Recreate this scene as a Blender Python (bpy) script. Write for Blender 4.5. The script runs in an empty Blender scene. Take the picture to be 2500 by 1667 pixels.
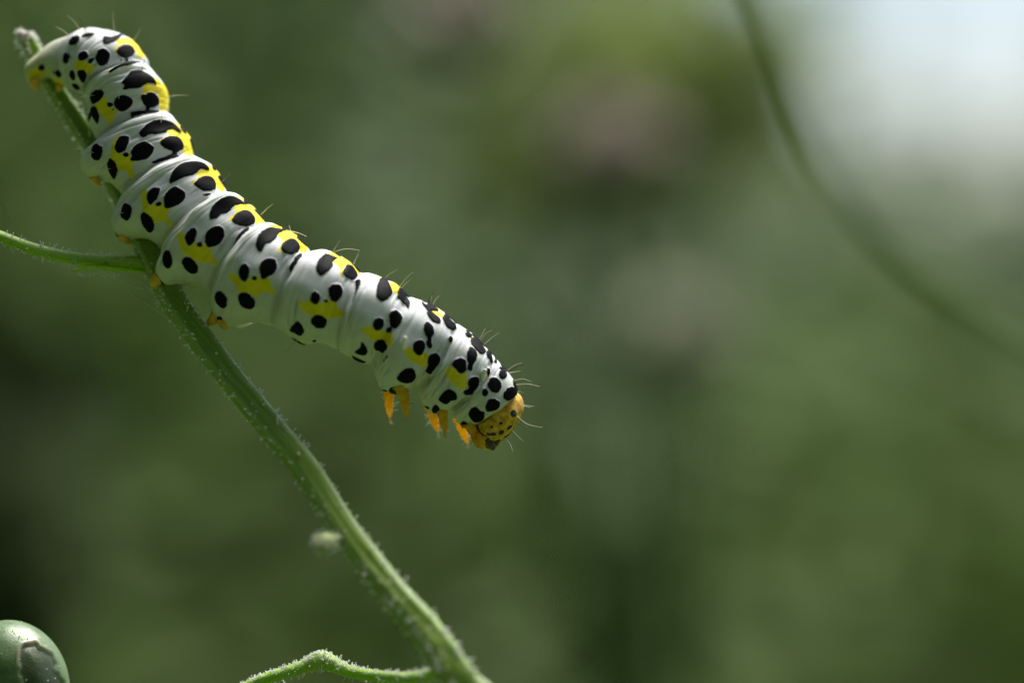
import bpy, math, random
import numpy as np
from mathutils import Vector

# 1 Blender unit = 1 cm (macro scene)
sc = bpy.context.scene
sc.unit_settings.system = 'METRIC'
sc.unit_settings.scale_length = 0.01

# ---------------------------------------------------------------- camera
cam = bpy.data.cameras.new('camera'); camo = bpy.data.objects.new('camera', cam)
sc.collection.objects.link(camo); sc.camera = camo
camo.location = (0, -20.8333, 52.0); camo.rotation_euler = (math.radians(90), 0, 0)
cam.sensor_width = 36; cam.lens = 100; cam.clip_start = .5; cam.clip_end = 200000
cam.dof.use_dof = True; cam.dof.focus_distance = 20.80
cam.dof.aperture_fstop = 0.088                  # an f/8.8 iris for a lens measured in centimetres

# ---------------------------------------------------------------- sky, sun, exposure
SUN_EL, SUN_AZ = math.radians(63), math.radians(38)      # high, behind and to the right of the subject
w = bpy.data.worlds.new('World'); sc.world = w; w.use_nodes = True
nt = w.node_tree; bg = nt.nodes['Background']
sky = nt.nodes.new('ShaderNodeTexSky'); sky.sky_type = 'NISHITA'; sky.sun_disc = False
sky.sun_elevation = SUN_EL; sky.sun_rotation = SUN_AZ
sky.air_density = 1.0; sky.dust_density = 2.6; sky.ozone_density = 1.0
nt.links.new(sky.outputs[0], bg.inputs[0]); bg.inputs[1].default_value = 0.063
sun = bpy.data.lights.new('sun', 'SUN'); suno = bpy.data.objects.new('sun', sun); sc.collection.objects.link(suno)
sun.energy = 2.7; sun.angle = math.radians(35); sun.color = (1, .97, .92)
sd = Vector((math.sin(SUN_AZ)*math.cos(SUN_EL), math.cos(SUN_AZ)*math.cos(SUN_EL), math.sin(SUN_EL)))
suno.rotation_euler = (-sd).to_track_quat('-Z', 'Y').to_euler(); suno.location = (60, 80, 200)
sc.view_settings.view_transform = 'Standard'; sc.view_settings.look = 'None'
sc.view_settings.gamma = 1; sc.view_settings.use_curve_mapping = False
sc.view_settings.exposure = 1.42
sc.render.engine = 'CYCLES'; sc.cycles.use_denoising = True
sc.cycles.max_bounces = 8; sc.cycles.transmission_bounces = 6; sc.cycles.transparent_max_bounces = 6
sc.cycles.sample_clamp_indirect = 6

# ---------------------------------------------------------------- caterpillar surface (a tube of segments, units: cm)
PX = 0.003                       # cm per traced pixel on the plane of sharp focus
CAMD = 20.8333                   # camera to the plane of sharp focus
CAMZ = 52.0                      # height of the lens above the ground
def P(px, py, y=0.0):
    k = (CAMD + y) / CAMD
    return ((px - 1250.0) * PX * k, y, CAMZ - (py - 833.5) * PX * k)

# per segment from tail to neck: back outline, belly outline
SEG = [
 ([(62,180),(63,166),(70,153),(94,132),(111,115),(132,102),(152,94)], [(62,180),(65,193),(74,204),(86,208),(98,200),(112,192),(126,194),(138,204)]),
 ([(166,89),(183,81)], [(150,211),(165,213)]),
 ([(204,71),(230,69),(256,74),(283,81),(307,89),(328,104),(345,126),(358,147)], [(178,219),(193,228),(206,231)]),
 ([(365,161),(383,183),(398,204),(407,226),(410,247),(411,264)], [(211,224),(209,236),(209,251),(217,273),(214,294),(221,311),(231,332)]),
 ([(413,275),(423,287),(444,313),(459,332),(467,354),(471,370)], [(236,347),(226,360),(210,377),(198,392),(196,407),(203,420),(218,434),(237,442),(254,441),(270,448),(287,466)]),
 ([(475,378),(491,391),(516,404),(533,426),(546,449),(552,463)], [(300,485),(288,509),(279,535),(278,552),(284,569),(300,582),(320,584),(343,582),(366,585),(386,598)]),
 ([(558,472),(582,478),(608,495),(631,519),(643,539)], [(398,608),(396,622),(391,645),(384,668),(386,682),(400,695),(419,702),(454,698),(490,704),(507,714)]),
 ([(651,548),(674,550),(701,561),(727,579),(744,596)], [(518,721),(521,743),(522,766),(530,783),(551,793),(578,792),(616,787),(645,790)]),
 ([(756,611),(771,612),(791,611),(812,617),(844,632),(865,649)], [(670,798),(691,809),(716,826),(744,839),(770,838),(798,843)]),
 ([(881,666),(904,668),(923,673),(938,680),(964,693),(986,712)], [(827,857),(851,872),(870,881),(890,888)]),
 ([(998,723),(1013,728),(1030,734),(1047,742),(1064,752),(1084,763),(1096,774)], [(910,891),(914,908),(922,931),(934,950),(965,960),(994,957),(1006,947)]),
 ([(1112,787),(1128,799),(1145,811),(1167,827),(1182,844)], [(1019,948),(1022,962),(1031,984),(1047,1005),(1074,1012),(1090,1004)]),
 ([(1200,862),(1211,875),(1226,893),(1243,910),(1256,931)], [(1101,998),(1107,1016),(1116,1030),(1128,1042),(1142,1040)]),
]
END = ((1262,954), (1156,1036))
AXY = [.50,.48,.46,.42,.36,.27,.18,.10,.03,.0,.02,.06,.10,.14]      # depth of the axis at the segment borders
AXW = [.02,.15,.20,.285,.295,.335,.365,.375,.365,.345,.315,.285,.255,.19]   # half thickness in depth
BOW = [0,.2,.3,.34,.24,.25,.25,.28,.2,.12,0,-.16,-.22,-.2]        # lean of the rings
GRV = [0,.04,.10,.25,.28,.29,.28,.26,.22,.19,.16,.16,.12]          # how deep the folds between segments are
HEAD = ([(1252,948),(1264,960),(1274,971),(1279,990),(1276,1006),(1265,1032),(1253,1051),(1235,1066),(1222,1077),(1213,1090)],
        [(1172,1028),(1150,1040),(1151,1056),(1159,1070),(1167,1084),(1176,1094),(1184,1096),(1194,1096)], ((1206,1098),(1206,1098)))
PHID = math.radians(14)          # angle of the back's midline

def catmull(pts, n, closed=False):
    p = np.asarray(pts, float)
    if closed: q = np.vstack([p[-1:], p, p[:2]])
    else: q = np.vstack([2*p[:1]-p[1:2], p, 2*p[-1:]-p[-2:-1]])
    out = []
    for i in range(len(q)-3):
        a, b, c, d = q[i:i+4]
        t = np.linspace(0, 1, n, endpoint=False)[:, None]
        out.append(.5*((2*b)+(-a+c)*t+(2*a-5*b+4*c-d)*t*t+(-a+3*b-3*c+d)*t**3))
    if not closed: out.append(p[-1:])
    return np.vstack(out)

def resample(poly, n):
    l = np.r_[0, np.cumsum(np.linalg.norm(np.diff(poly, axis=0), axis=1))]
    t = np.linspace(0, l[-1], n)
    return np.c_[np.interp(t, l, poly[:, 0]), np.interp(t, l, poly[:, 1])]

def outline(k, per):
    "outline k (0 back, 1 belly) resampled to per stations in each segment"
    allp, idx = [], []
    for s in SEG: idx.append(len(allp)); allp += s[k]
    idx.append(len(allp)); allp.append(END[k])
    c = catmull(allp, 8)
    return np.vstack([resample(c[idx[i]*8:idx[i+1]*8+1], per+1)[:-1] for i in range(len(SEG))] + [c[-1:]])

def sm(a, b, x):
    t = np.clip((x-a)/(b-a), 0, 1); return t*t*(3-2*t)

def tube_surface(D, V, y, w, bow, phi, back_extra=None):
    C = (D+V)/2
    h = np.linalg.norm(D-V, axis=1)/2
    e1 = (D-V)/np.maximum(2*h, 1e-6)[:, None]
    tail = -np.gradient(C, axis=0); 
    k = np.ones(15)/15
    tp = np.vstack([np.repeat(tail[:1], 7, 0), tail, np.repeat(tail[-1:], 7, 0)])
    tail = np.c_[np.convolve(tp[:, 0], k, 'valid'), np.convolve(tp[:, 1], k, 'valid')]
    tail /= np.linalg.norm(tail, axis=1)[:, None]+1e-9
    cs, sn = np.cos(phi)[None, :], np.sin(phi)[None, :]
    px = C[:, 0:1] + h[:, None]*cs*e1[:, 0:1] + (bow*w/PX*tail[:, 0])[:, None]*sn
    py = C[:, 1:2] + h[:, None]*cs*e1[:, 1:2] + (bow*w/PX*tail[:, 1])[:, None]*sn
    yy = y[:, None] - w[:, None]*sn
    kk = (CAMD + y[:, None])/CAMD
    return np.stack([(px-1250)*PX*kk, yy+0*px, CAMZ-(py-833.5)*PX*kk], -1)

def body_grid(per=64, nphi=300):
    D, V = outline(0, per), outline(1, per)
    n = len(SEG); s = np.arange(len(D))/per
    b = np.arange(n+1)
    def curve(vals):                       # smooth through the border values
        c = catmull(np.c_[b, vals], 16); return np.interp(s, c[:, 0], c[:, 1])
    y, w, bow = curve(AXY), curve(AXW), curve(BOW)
    i = np.minimum(s.astype(int), n-1); u = s-i
    g = np.interp(s, b, GRV+[.05])
    prof = 1.0 + .04 - g*(1-sm(0, .17, u)) - g*sm(.50, 1, u)**1.3
    w = np.maximum(w*prof, .004)
    w[:per] = np.interp(s[:per], [0,.04,.12,.3,.6,1], [.012,.05,.085,.12,.14,w[per]])
    phi = np.linspace(0, 2*math.pi, nphi, endpoint=False)
    S = tube_surface(D, V, y, w, bow, phi)
    return s, phi, S, D, V, w

def head_grid(per=110, nphi=140):
    c0, c1 = catmull(HEAD[0]+[HEAD[2][0]], 8), catmull(HEAD[1]+[HEAD[2][1]], 8)
    D, V = resample(c0, per), resample(c1, per)
    s = np.linspace(0, 1, per)
    w = np.interp(s, [0,.08,.2,.35,.5,.65,.8,.92,1], [.13,.155,.175,.18,.172,.15,.115,.075,.012])
    y = np.interp(s, [0, 1], [.14, .15])
    phi = np.linspace(0, 2*math.pi, nphi, endpoint=False)
    return s, phi, tube_surface(D, V, y, w, -.15+0*s, phi), D, V, w

def poly_sd(pts, poly):
    "signed distance (positive inside) of pts to a closed polygon"
    a = poly; b = np.roll(poly, -1, 0)
    d2 = np.full(len(pts), 1e9); ins = np.zeros(len(pts), bool)
    for p, q in zip(a, b):
        e = q-p; wv = pts-p
        t = np.clip((wv@e)/max(e@e, 1e-12), 0, 1)
        r = wv-t[:, None]*e; d2 = np.minimum(d2, (r*r).sum(1))
        c = (p[1] <= pts[:, 1]) != (q[1] <= pts[:, 1])
        if abs(e[1]) > 1e-12: ins ^= c & (pts[:, 0] < p[0]+(pts[:, 1]-p[1])*e[0]/e[1])
    d = np.sqrt(d2); return np.where(ins, d, -d)

def paint(s, phi, S, polys, mirror=True):
    "signed distance in cm of each skin point to the nearest marking"
    ns, nf = len(s), len(phi)
    out = np.full((ns, nf), -.06)
    ph = np.where(phi > 1.5*math.pi, phi-2*math.pi, phi)
    for pl in polys:
        pl = np.asarray(pl, float); c = pl.mean(0)
        si = int(np.clip(np.searchsorted(s, c[0]), 3, ns-4)); fj = int(round(c[1]/(2*math.pi)*nf)) % nf
        ls = np.linalg.norm(S[si+3, fj]-S[si-3, fj])/(s[si+3]-s[si-3])
        lf = np.linalg.norm(S[si, (fj+2) % nf]-S[si, fj-2])/(4*2*math.pi/nf)
        q = catmull(pl*[ls, lf], 4, True)
        lo, hi = q.min(0)-.06, q.max(0)+.06
        for m in ((0, 1) if mirror else (0,)):
            f = (2*PHID-ph) if m else ph
            f = (f+math.pi*.5) % (2*math.pi)-math.pi*.5
            I = np.where((s*ls > lo[0]) & (s*ls < hi[0]))[0]; J = np.where((f*lf > lo[1]) & (f*lf < hi[1]))[0]
            if not len(I) or not len(J): continue
            gs, gf = np.meshgrid(s[I]*ls, f[J]*lf, indexing='ij')
            sd = poly_sd(np.c_[gs.ravel(), gf.ravel()], q).reshape(gs.shape)
            out[np.ix_(I, J)] = np.maximum(out[np.ix_(I, J)], sd)
    return np.clip(out, -.06, .06)
# markings of the skin: outlines as (ring, angle) on the body
BLACK = [
 [(0.688,2.042),(0.656,2.138),(0.609,2.138),(0.562,1.99),(0.547,1.841),(0.578,1.789),(0.625,1.815),(0.672,1.92)],
 [(1.594,2.112),(1.562,2.217),(1.375,2.286),(1.172,2.286),(0.984,2.208),(0.984,2.086),(1.172,1.99),(1.422,2.016)],
 [(2.078,1.649),(2.062,1.78),(1.969,1.798),(1.75,1.71),(1.688,1.571),(1.734,1.449),(1.891,1.422),(2.031,1.51)],
 [(2.453,2.182),(2.484,2.313),(2.422,2.382),(2.297,2.365),(2.219,2.26),(2.219,2.138),(2.266,2.059),(2.359,2.077)],
 [(2.609,2.601),(2.688,2.723),(2.641,2.827),(2.531,2.854),(2.391,2.793),(2.312,2.679),(2.359,2.557),(2.484,2.522)],
 [(2.109,0.881),(2.156,1.038),(2.141,1.169),(2.062,1.204),(1.953,1.134),(1.844,1.004),(1.969,0.873),(2.047,0.829)],
 [(2.281,0.663),(2.297,0.777),(2.25,0.873),(2.203,0.925),(2.156,0.899),(2.156,0.812),(2.188,0.698),(2.25,0.646)],
 [(2.453,1.431),(2.531,1.545),(2.547,1.649),(2.484,1.71),(2.375,1.676),(2.312,1.58),(2.312,1.484),(2.375,1.405)],
 [(2.703,1.693),(2.703,1.763),(2.672,1.78),(2.641,1.745),(2.625,1.667),(2.641,1.623),(2.656,1.597),(2.688,1.632)],
 [(2.531,2.059),(2.656,2.025),(2.797,2.164),(2.844,2.443),(2.719,2.4),(2.578,2.208)],
 [(2.844,1.335),(2.922,1.545),(2.906,1.667),(2.781,1.649),(2.688,1.536),(2.625,1.326),(2.656,1.213),(2.75,1.213)],
 [(2.844,0.48),(2.906,0.698),(2.938,0.96),(2.875,1.056),(2.797,1.021),(2.75,0.855),(2.734,0.611),(2.766,0.428)],
 [(2.453,0.733),(2.531,0.637),(2.516,0.175),(2.609,0.646),(2.625,1.004),(2.562,1.021)],
 [(3.188,1.571),(3.156,1.457),(3.094,1.126),(3.047,0.977),(3.031,0.602),(3.156,0.986),(3.172,1.283),(3.219,1.536)],
 [(2.984,0.96),(3.0,0.995),(3.016,1.038),(3.0,1.056),(2.969,1.021),(2.953,0.986),(2.953,0.951),(2.969,0.942)],
 [(2.969,1.126),(2.969,1.143),(2.969,1.161),(2.969,1.169),(2.953,1.161),(2.953,1.143),(2.953,1.117),(2.953,1.117)],
 [(3.344,1.169),(3.281,1.012),(3.281,0.768),(3.391,0.62),(3.5,0.559),(3.578,0.576),(3.547,0.681),(3.547,0.829),(3.609,1.065),(3.594,1.265),(3.578,1.449),(3.5,1.396),(3.453,1.457)],
 [(3.734,1.082),(3.734,0.934),(3.703,0.873),(3.719,0.689),(3.797,0.576),(3.891,0.593),(3.938,0.768),(3.938,0.986),(3.844,1.082)],
 [(3.906,1.021),(3.922,0.925),(3.984,1.004),(3.984,1.073)],
 [(3.703,1.745),(3.656,1.632),(3.672,1.466),(3.734,1.353),(3.797,1.326),(3.859,1.44),(3.875,1.632),(3.797,1.763)],
 [(3.391,2.513),(3.344,2.339),(3.375,2.112),(3.469,1.981),(3.547,2.016),(3.562,2.217),(3.5,2.417)],
 [(3.734,1.798),(3.734,1.841),(3.734,1.885),(3.719,1.92),(3.688,1.929),(3.672,1.894),(3.688,1.841),(3.703,1.806)],
 [(3.797,1.815),(3.797,1.833),(3.797,1.85),(3.797,1.868),(3.781,1.868),(3.781,1.85),(3.781,1.833),(3.781,1.824)],
 [(3.562,2.452),(3.609,2.278),(3.703,2.251),(3.797,2.339),(3.828,2.478),(3.734,2.522),(3.625,2.522)],
 [(3.609,2.522),(3.672,2.539),(3.672,2.836),(3.625,2.705)],
 [(3.938,1.457),(3.969,1.169),(4.031,0.724),(4.094,0.881),(4.016,1.292),(4.031,1.475)],
 [(4.422,1.196),(4.375,1.117),(4.312,0.995),(4.281,0.829),(4.312,0.567),(4.391,0.34),(4.531,0.271),(4.578,0.367),(4.5,0.471),(4.484,0.611),(4.531,0.724),(4.531,0.899),(4.5,1.03),(4.516,1.178),(4.469,1.204)],
 [(4.719,0.986),(4.641,0.785),(4.641,0.55),(4.719,0.445),(4.875,0.497),(4.938,0.637),(4.953,0.838),(4.875,0.969),(4.812,1.038)],
 [(4.922,0.899),(4.938,0.838),(5.0,0.864),(5.0,0.977)],
 [(4.953,1.466),(4.969,1.152),(4.969,0.951),(5.047,0.855),(5.031,1.091),(5.0,1.361),(4.984,1.501)],
 [(4.703,1.623),(4.609,1.431),(4.578,1.274),(4.609,1.169),(4.766,1.213),(4.844,1.361),(4.875,1.527),(4.844,1.702),(4.797,1.824),(4.75,1.684)],
 [(4.703,1.693),(4.719,1.737),(4.719,1.78),(4.703,1.789),(4.672,1.754),(4.641,1.693),(4.641,1.658),(4.656,1.649)],
 [(4.484,1.71),(4.406,1.614),(4.391,1.518),(4.453,1.422),(4.547,1.51),(4.594,1.614),(4.594,1.728),(4.516,1.737)],
 [(4.609,2.042),(4.594,1.946),(4.703,2.068),(4.781,2.234),(4.828,2.443),(4.828,2.635),(4.781,2.592),(4.703,2.321)],
 [(4.391,2.243),(4.328,2.199),(4.328,2.112),(4.406,1.972),(4.484,2.033),(4.516,2.138),(4.5,2.225),(4.438,2.269)],
 [(5.5,1.222),(5.422,1.161),(5.344,1.056),(5.297,0.864),(5.328,0.62),(5.391,0.419),(5.5,0.314),(5.531,0.393),(5.484,0.541),(5.531,0.698),(5.531,0.855),(5.516,0.977),(5.516,1.1)],
 [(5.688,0.855),(5.625,0.663),(5.625,0.454),(5.703,0.34),(5.844,0.428),(5.922,0.62),(5.891,0.846),(5.812,0.916)],
 [(5.734,1.623),(5.609,1.396),(5.578,1.274),(5.594,1.161),(5.719,1.152),(5.828,1.3),(5.859,1.449),(5.844,1.606),(5.797,1.728)],
 [(5.688,1.614),(5.703,1.649),(5.703,1.684),(5.688,1.702),(5.656,1.684),(5.641,1.649),(5.641,1.614),(5.656,1.588)],
 [(5.469,1.667),(5.438,1.571),(5.453,1.484),(5.5,1.422),(5.578,1.545),(5.594,1.641),(5.594,1.728),(5.531,1.702)],
 [(5.391,2.304),(5.344,2.225),(5.375,2.121),(5.453,2.033),(5.516,2.112),(5.531,2.26),(5.484,2.313),(5.422,2.347)],
 [(5.938,0.951),(5.953,0.829),(5.969,0.785),(5.984,0.934)],
 [(5.625,2.033),(5.625,1.937),(5.734,2.051),(5.828,2.26),(5.859,2.443),(5.828,2.601),(5.766,2.443),(5.688,2.199)],
 [(5.438,2.967),(5.484,2.967),(5.531,3.081),(5.484,3.27)],
 [(6.438,1.117),(6.359,1.047),(6.297,0.908),(6.281,0.681),(6.312,0.489),(6.391,0.323),(6.5,0.244),(6.484,0.454),(6.484,0.585),(6.531,0.777),(6.5,0.908),(6.516,1.012),(6.484,1.108)],
 [(6.703,0.855),(6.625,0.611),(6.656,0.384),(6.781,0.375),(6.922,0.489),(6.953,0.724),(6.891,0.864),(6.812,0.925)],
 [(6.734,1.597),(6.609,1.361),(6.594,1.213),(6.641,1.117),(6.75,1.169),(6.844,1.353),(6.859,1.545),(6.797,1.667)],
 [(6.438,1.658),(6.406,1.545),(6.438,1.431),(6.5,1.44),(6.562,1.571),(6.562,1.684),(6.5,1.676)],
 [(6.688,1.614),(6.703,1.658),(6.688,1.676),(6.656,1.658),(6.625,1.614),(6.625,1.588),(6.641,1.571),(6.656,1.571)],
 [(6.609,2.033),(6.625,1.946),(6.703,1.99),(6.797,2.164),(6.828,2.356),(6.781,2.426),(6.703,2.295)],
 [(6.359,2.269),(6.344,2.155),(6.406,2.068),(6.484,2.103),(6.516,2.243),(6.484,2.321),(6.422,2.321)],
 [(6.375,3.291),(6.438,2.775),(6.484,2.836),(6.484,3.011),(6.422,3.279)],
 [(6.953,0.881),(6.984,0.794),(7.047,1.134),(7.031,1.388),(6.984,1.23)],
 [(7.375,1.012),(7.297,0.846),(7.281,0.654),(7.297,0.471),(7.359,0.34),(7.453,0.218),(7.453,0.471),(7.5,0.628),(7.5,0.785),(7.469,0.908),(7.5,1.038),(7.453,1.056)],
 [(7.688,0.759),(7.656,0.532),(7.688,0.34),(7.781,0.314),(7.906,0.428),(7.922,0.707),(7.859,0.855),(7.766,0.855)],
 [(7.625,1.344),(7.609,1.213),(7.656,1.126),(7.75,1.126),(7.828,1.265),(7.844,1.422),(7.797,1.545),(7.75,1.614),(7.688,1.484)],
 [(7.422,1.58),(7.406,1.449),(7.438,1.388),(7.516,1.44),(7.562,1.571),(7.562,1.693),(7.484,1.658)],
 [(7.672,1.588),(7.688,1.632),(7.672,1.649),(7.641,1.632),(7.625,1.597),(7.625,1.571),(7.641,1.562),(7.656,1.571)],
 [(7.578,2.059),(7.578,1.946),(7.656,1.946),(7.766,2.121),(7.781,2.304),(7.734,2.382),(7.641,2.26)],
 [(7.297,2.295),(7.312,2.138),(7.375,2.059),(7.438,2.103),(7.469,2.26),(7.438,2.365),(7.375,2.356)],
 [(7.328,3.002),(7.391,2.679),(7.438,2.697),(7.438,3.011),(7.375,3.326),(7.344,3.382)],
 [(7.984,0.925),(7.969,0.733),(8.0,0.524),(8.062,0.855),(8.047,1.204),(7.984,1.082)],
 [(8.406,0.951),(8.375,0.75),(8.375,0.515),(8.406,0.384),(8.484,0.349),(8.562,0.332),(8.547,0.559),(8.594,0.672),(8.594,0.838),(8.562,0.977),(8.531,1.056),(8.469,1.047)],
 [(8.797,0.794),(8.781,0.55),(8.781,0.358),(8.859,0.297),(9.0,0.384),(8.984,0.698),(8.891,0.82)],
 [(8.719,1.361),(8.719,1.23),(8.766,1.169),(8.828,1.126),(8.906,1.213),(8.906,1.37),(8.859,1.536),(8.797,1.545)],
 [(8.516,1.588),(8.516,1.492),(8.547,1.44),(8.625,1.51),(8.641,1.597),(8.625,1.71),(8.547,1.676)],
 [(8.75,1.588),(8.75,1.614),(8.734,1.632),(8.719,1.623),(8.703,1.606),(8.703,1.58),(8.719,1.571),(8.734,1.571)],
 [(8.609,2.112),(8.641,1.99),(8.719,1.955),(8.797,2.016),(8.812,2.121),(8.781,2.269),(8.703,2.295),(8.641,2.217)],
 [(8.328,2.566),(8.391,2.295),(8.438,2.199),(8.5,2.269),(8.531,2.409),(8.484,2.574),(8.406,2.566)],
 [(8.344,2.889),(8.406,2.845),(8.469,2.88),(8.516,3.072),(8.484,3.261),(8.391,3.255)],
 [(8.688,2.845),(8.672,2.915),(8.656,2.941),(8.641,2.923),(8.641,2.862),(8.656,2.81),(8.672,2.784),(8.688,2.793)],
 [(9.031,0.689),(9.094,0.602),(9.156,0.794),(9.156,1.021),(9.141,1.248),(9.125,0.977)],
 [(9.5,0.934),(9.438,0.602),(9.422,0.244),(9.516,0.236),(9.609,0.419),(9.719,0.62),(9.719,0.829),(9.641,1.038),(9.547,1.021)],
 [(9.844,0.567),(9.781,0.279),(9.844,0.157),(10.031,0.375),(10.109,0.733),(10.0,0.637),(9.906,0.628)],
 [(9.891,1.283),(9.875,1.134),(9.938,1.021),(10.031,1.03),(10.109,1.091),(10.125,1.265),(10.078,1.405),(10.0,1.449)],
 [(9.953,1.614),(9.969,1.518),(10.0,1.466),(10.031,1.536),(10.0,1.632)],
 [(9.656,1.597),(9.672,1.484),(9.766,1.405),(9.844,1.466),(9.859,1.597),(9.781,1.702),(9.703,1.684)],
 [(10.109,1.868),(10.109,1.99),(10.047,2.164),(9.938,2.225),(9.859,2.112),(9.859,1.972),(9.922,1.894),(10.031,1.859)],
 [(9.5,2.513),(9.594,2.304),(9.594,2.138),(9.719,2.234),(9.766,2.4),(9.688,2.513)],
 [(9.453,2.74),(9.641,2.731),(9.812,2.784),(9.688,3.011),(9.516,2.967)],
 [(9.359,3.289),(9.422,3.289),(9.484,3.356),(9.406,3.38)],
 [(10.172,2.225),(10.188,2.059),(10.203,2.007),(10.188,2.155)],
 [(10.438,0.602),(10.453,0.48),(10.547,0.489),(10.656,0.559),(10.703,0.716),(10.625,0.768),(10.516,0.707)],
 [(10.359,0.34),(10.469,0.07),(10.594,0.279),(10.5,0.401),(10.453,0.541)],
 [(10.266,0.271),(10.359,0.332),(10.406,0.445),(10.328,0.419)],
 [(10.719,0.489),(10.766,0.131),(10.844,0.279),(10.984,0.332),(11.031,0.463),(10.953,0.698),(10.828,0.698)],
 [(10.516,1.073),(10.484,0.899),(10.531,0.838),(10.625,0.925),(10.672,1.073),(10.672,1.187),(10.75,1.388),(10.703,1.414),(10.641,1.309),(10.625,1.213)],
 [(10.484,1.484),(10.484,1.353),(10.547,1.292),(10.625,1.353),(10.656,1.51),(10.641,1.614),(10.562,1.597)],
 [(10.797,1.693),(10.797,1.562),(10.891,1.527),(10.969,1.545),(11.031,1.632),(11.016,1.859),(10.984,2.086),(10.891,2.033),(10.859,1.859)],
 [(10.5,2.234),(10.516,2.059),(10.578,1.955),(10.672,1.99),(10.766,2.199),(10.75,2.356),(10.641,2.356),(10.547,2.313)],
 [(10.5,2.731),(10.531,2.566),(10.625,2.723),(10.641,3.246),(10.578,3.349)],
 [(11.047,0.89),(11.062,0.942),(11.047,0.995),(11.0,1.047),(10.969,1.021),(10.969,0.96),(10.984,0.899),(11.016,0.873)],
 [(10.406,3.243),(10.438,2.906),(10.484,2.958),(10.453,3.235)],
 [(11.438,0.559),(11.422,0.323),(11.562,0.192),(11.781,0.349),(11.797,0.559),(11.719,0.716),(11.578,0.681)],
 [(11.25,0.14),(11.344,0.096),(11.406,0.332),(11.328,0.314)],
 [(11.828,0.559),(11.891,0.227),(11.984,0.349),(12.047,0.628),(11.938,0.698)],
 [(11.453,0.977),(11.438,0.794),(11.469,0.681),(11.594,0.75),(11.641,0.916),(11.641,1.091),(11.672,1.257),(11.578,1.248),(11.547,1.126)],
 [(11.281,1.353),(11.297,1.196),(11.406,1.082),(11.5,1.134),(11.562,1.309),(11.516,1.414),(11.406,1.396)],
 [(11.75,1.58),(11.734,1.44),(11.828,1.405),(11.984,1.431),(12.047,1.571),(12.031,1.833),(11.922,1.99),(11.781,1.833),(11.844,1.754)],
 [(11.438,2.208),(11.438,1.99),(11.5,1.859),(11.641,1.894),(11.75,2.077),(11.656,2.138),(11.625,2.26),(11.5,2.243)],
 [(11.469,2.583),(11.469,2.4),(11.578,2.47),(11.594,2.618),(11.562,2.793)],
 [(11.359,2.95),(11.391,2.749),(11.438,2.723),(11.422,2.862)],
 [(12.109,0.873),(12.125,0.934),(12.125,0.986),(12.078,1.03),(12.031,1.038),(12.0,0.986),(12.016,0.916),(12.062,0.873)],
 [(12.156,0.253),(12.156,0.34),(12.141,0.401),(12.109,0.419),(12.094,0.401),(12.094,0.323),(12.125,0.218),(12.141,0.183)],
 [(12.5,0.384),(12.5,0.567),(12.453,0.698),(12.391,0.733),(12.328,0.663),(12.312,0.515),(12.375,0.323),(12.453,0.253)],
 [(12.266,0.393),(12.359,0.209),(12.406,0.244),(12.312,0.428)],
 [(12.219,1.152),(12.203,0.96),(12.328,0.829),(12.484,0.864),(12.547,1.03),(12.516,1.178),(12.406,1.239),(12.281,1.23)],
 [(12.344,1.344),(12.359,1.414),(12.344,1.475),(12.281,1.484),(12.219,1.449),(12.203,1.388),(12.219,1.318),(12.281,1.309)],
 [(12.719,1.117),(12.672,0.864),(12.766,0.62),(12.984,0.305),(13.0,0.698),(12.938,1.03),(12.812,1.152)],
 [(12.703,0.314),(12.781,0.218),(12.969,0.332),(12.812,0.541)],
 [(12.531,1.649),(12.484,1.492),(12.594,1.344),(12.766,1.361),(12.875,1.518),(12.781,1.737),(12.625,1.737)],
 [(12.375,2.19),(12.297,1.998),(12.391,1.868),(12.5,1.868),(12.641,1.85),(12.844,2.138),(12.812,2.295),(12.594,2.251)],
 [(12.5,2.836),(12.438,2.548),(12.609,2.548),(12.672,3.282),(12.609,2.985)]]
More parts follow.
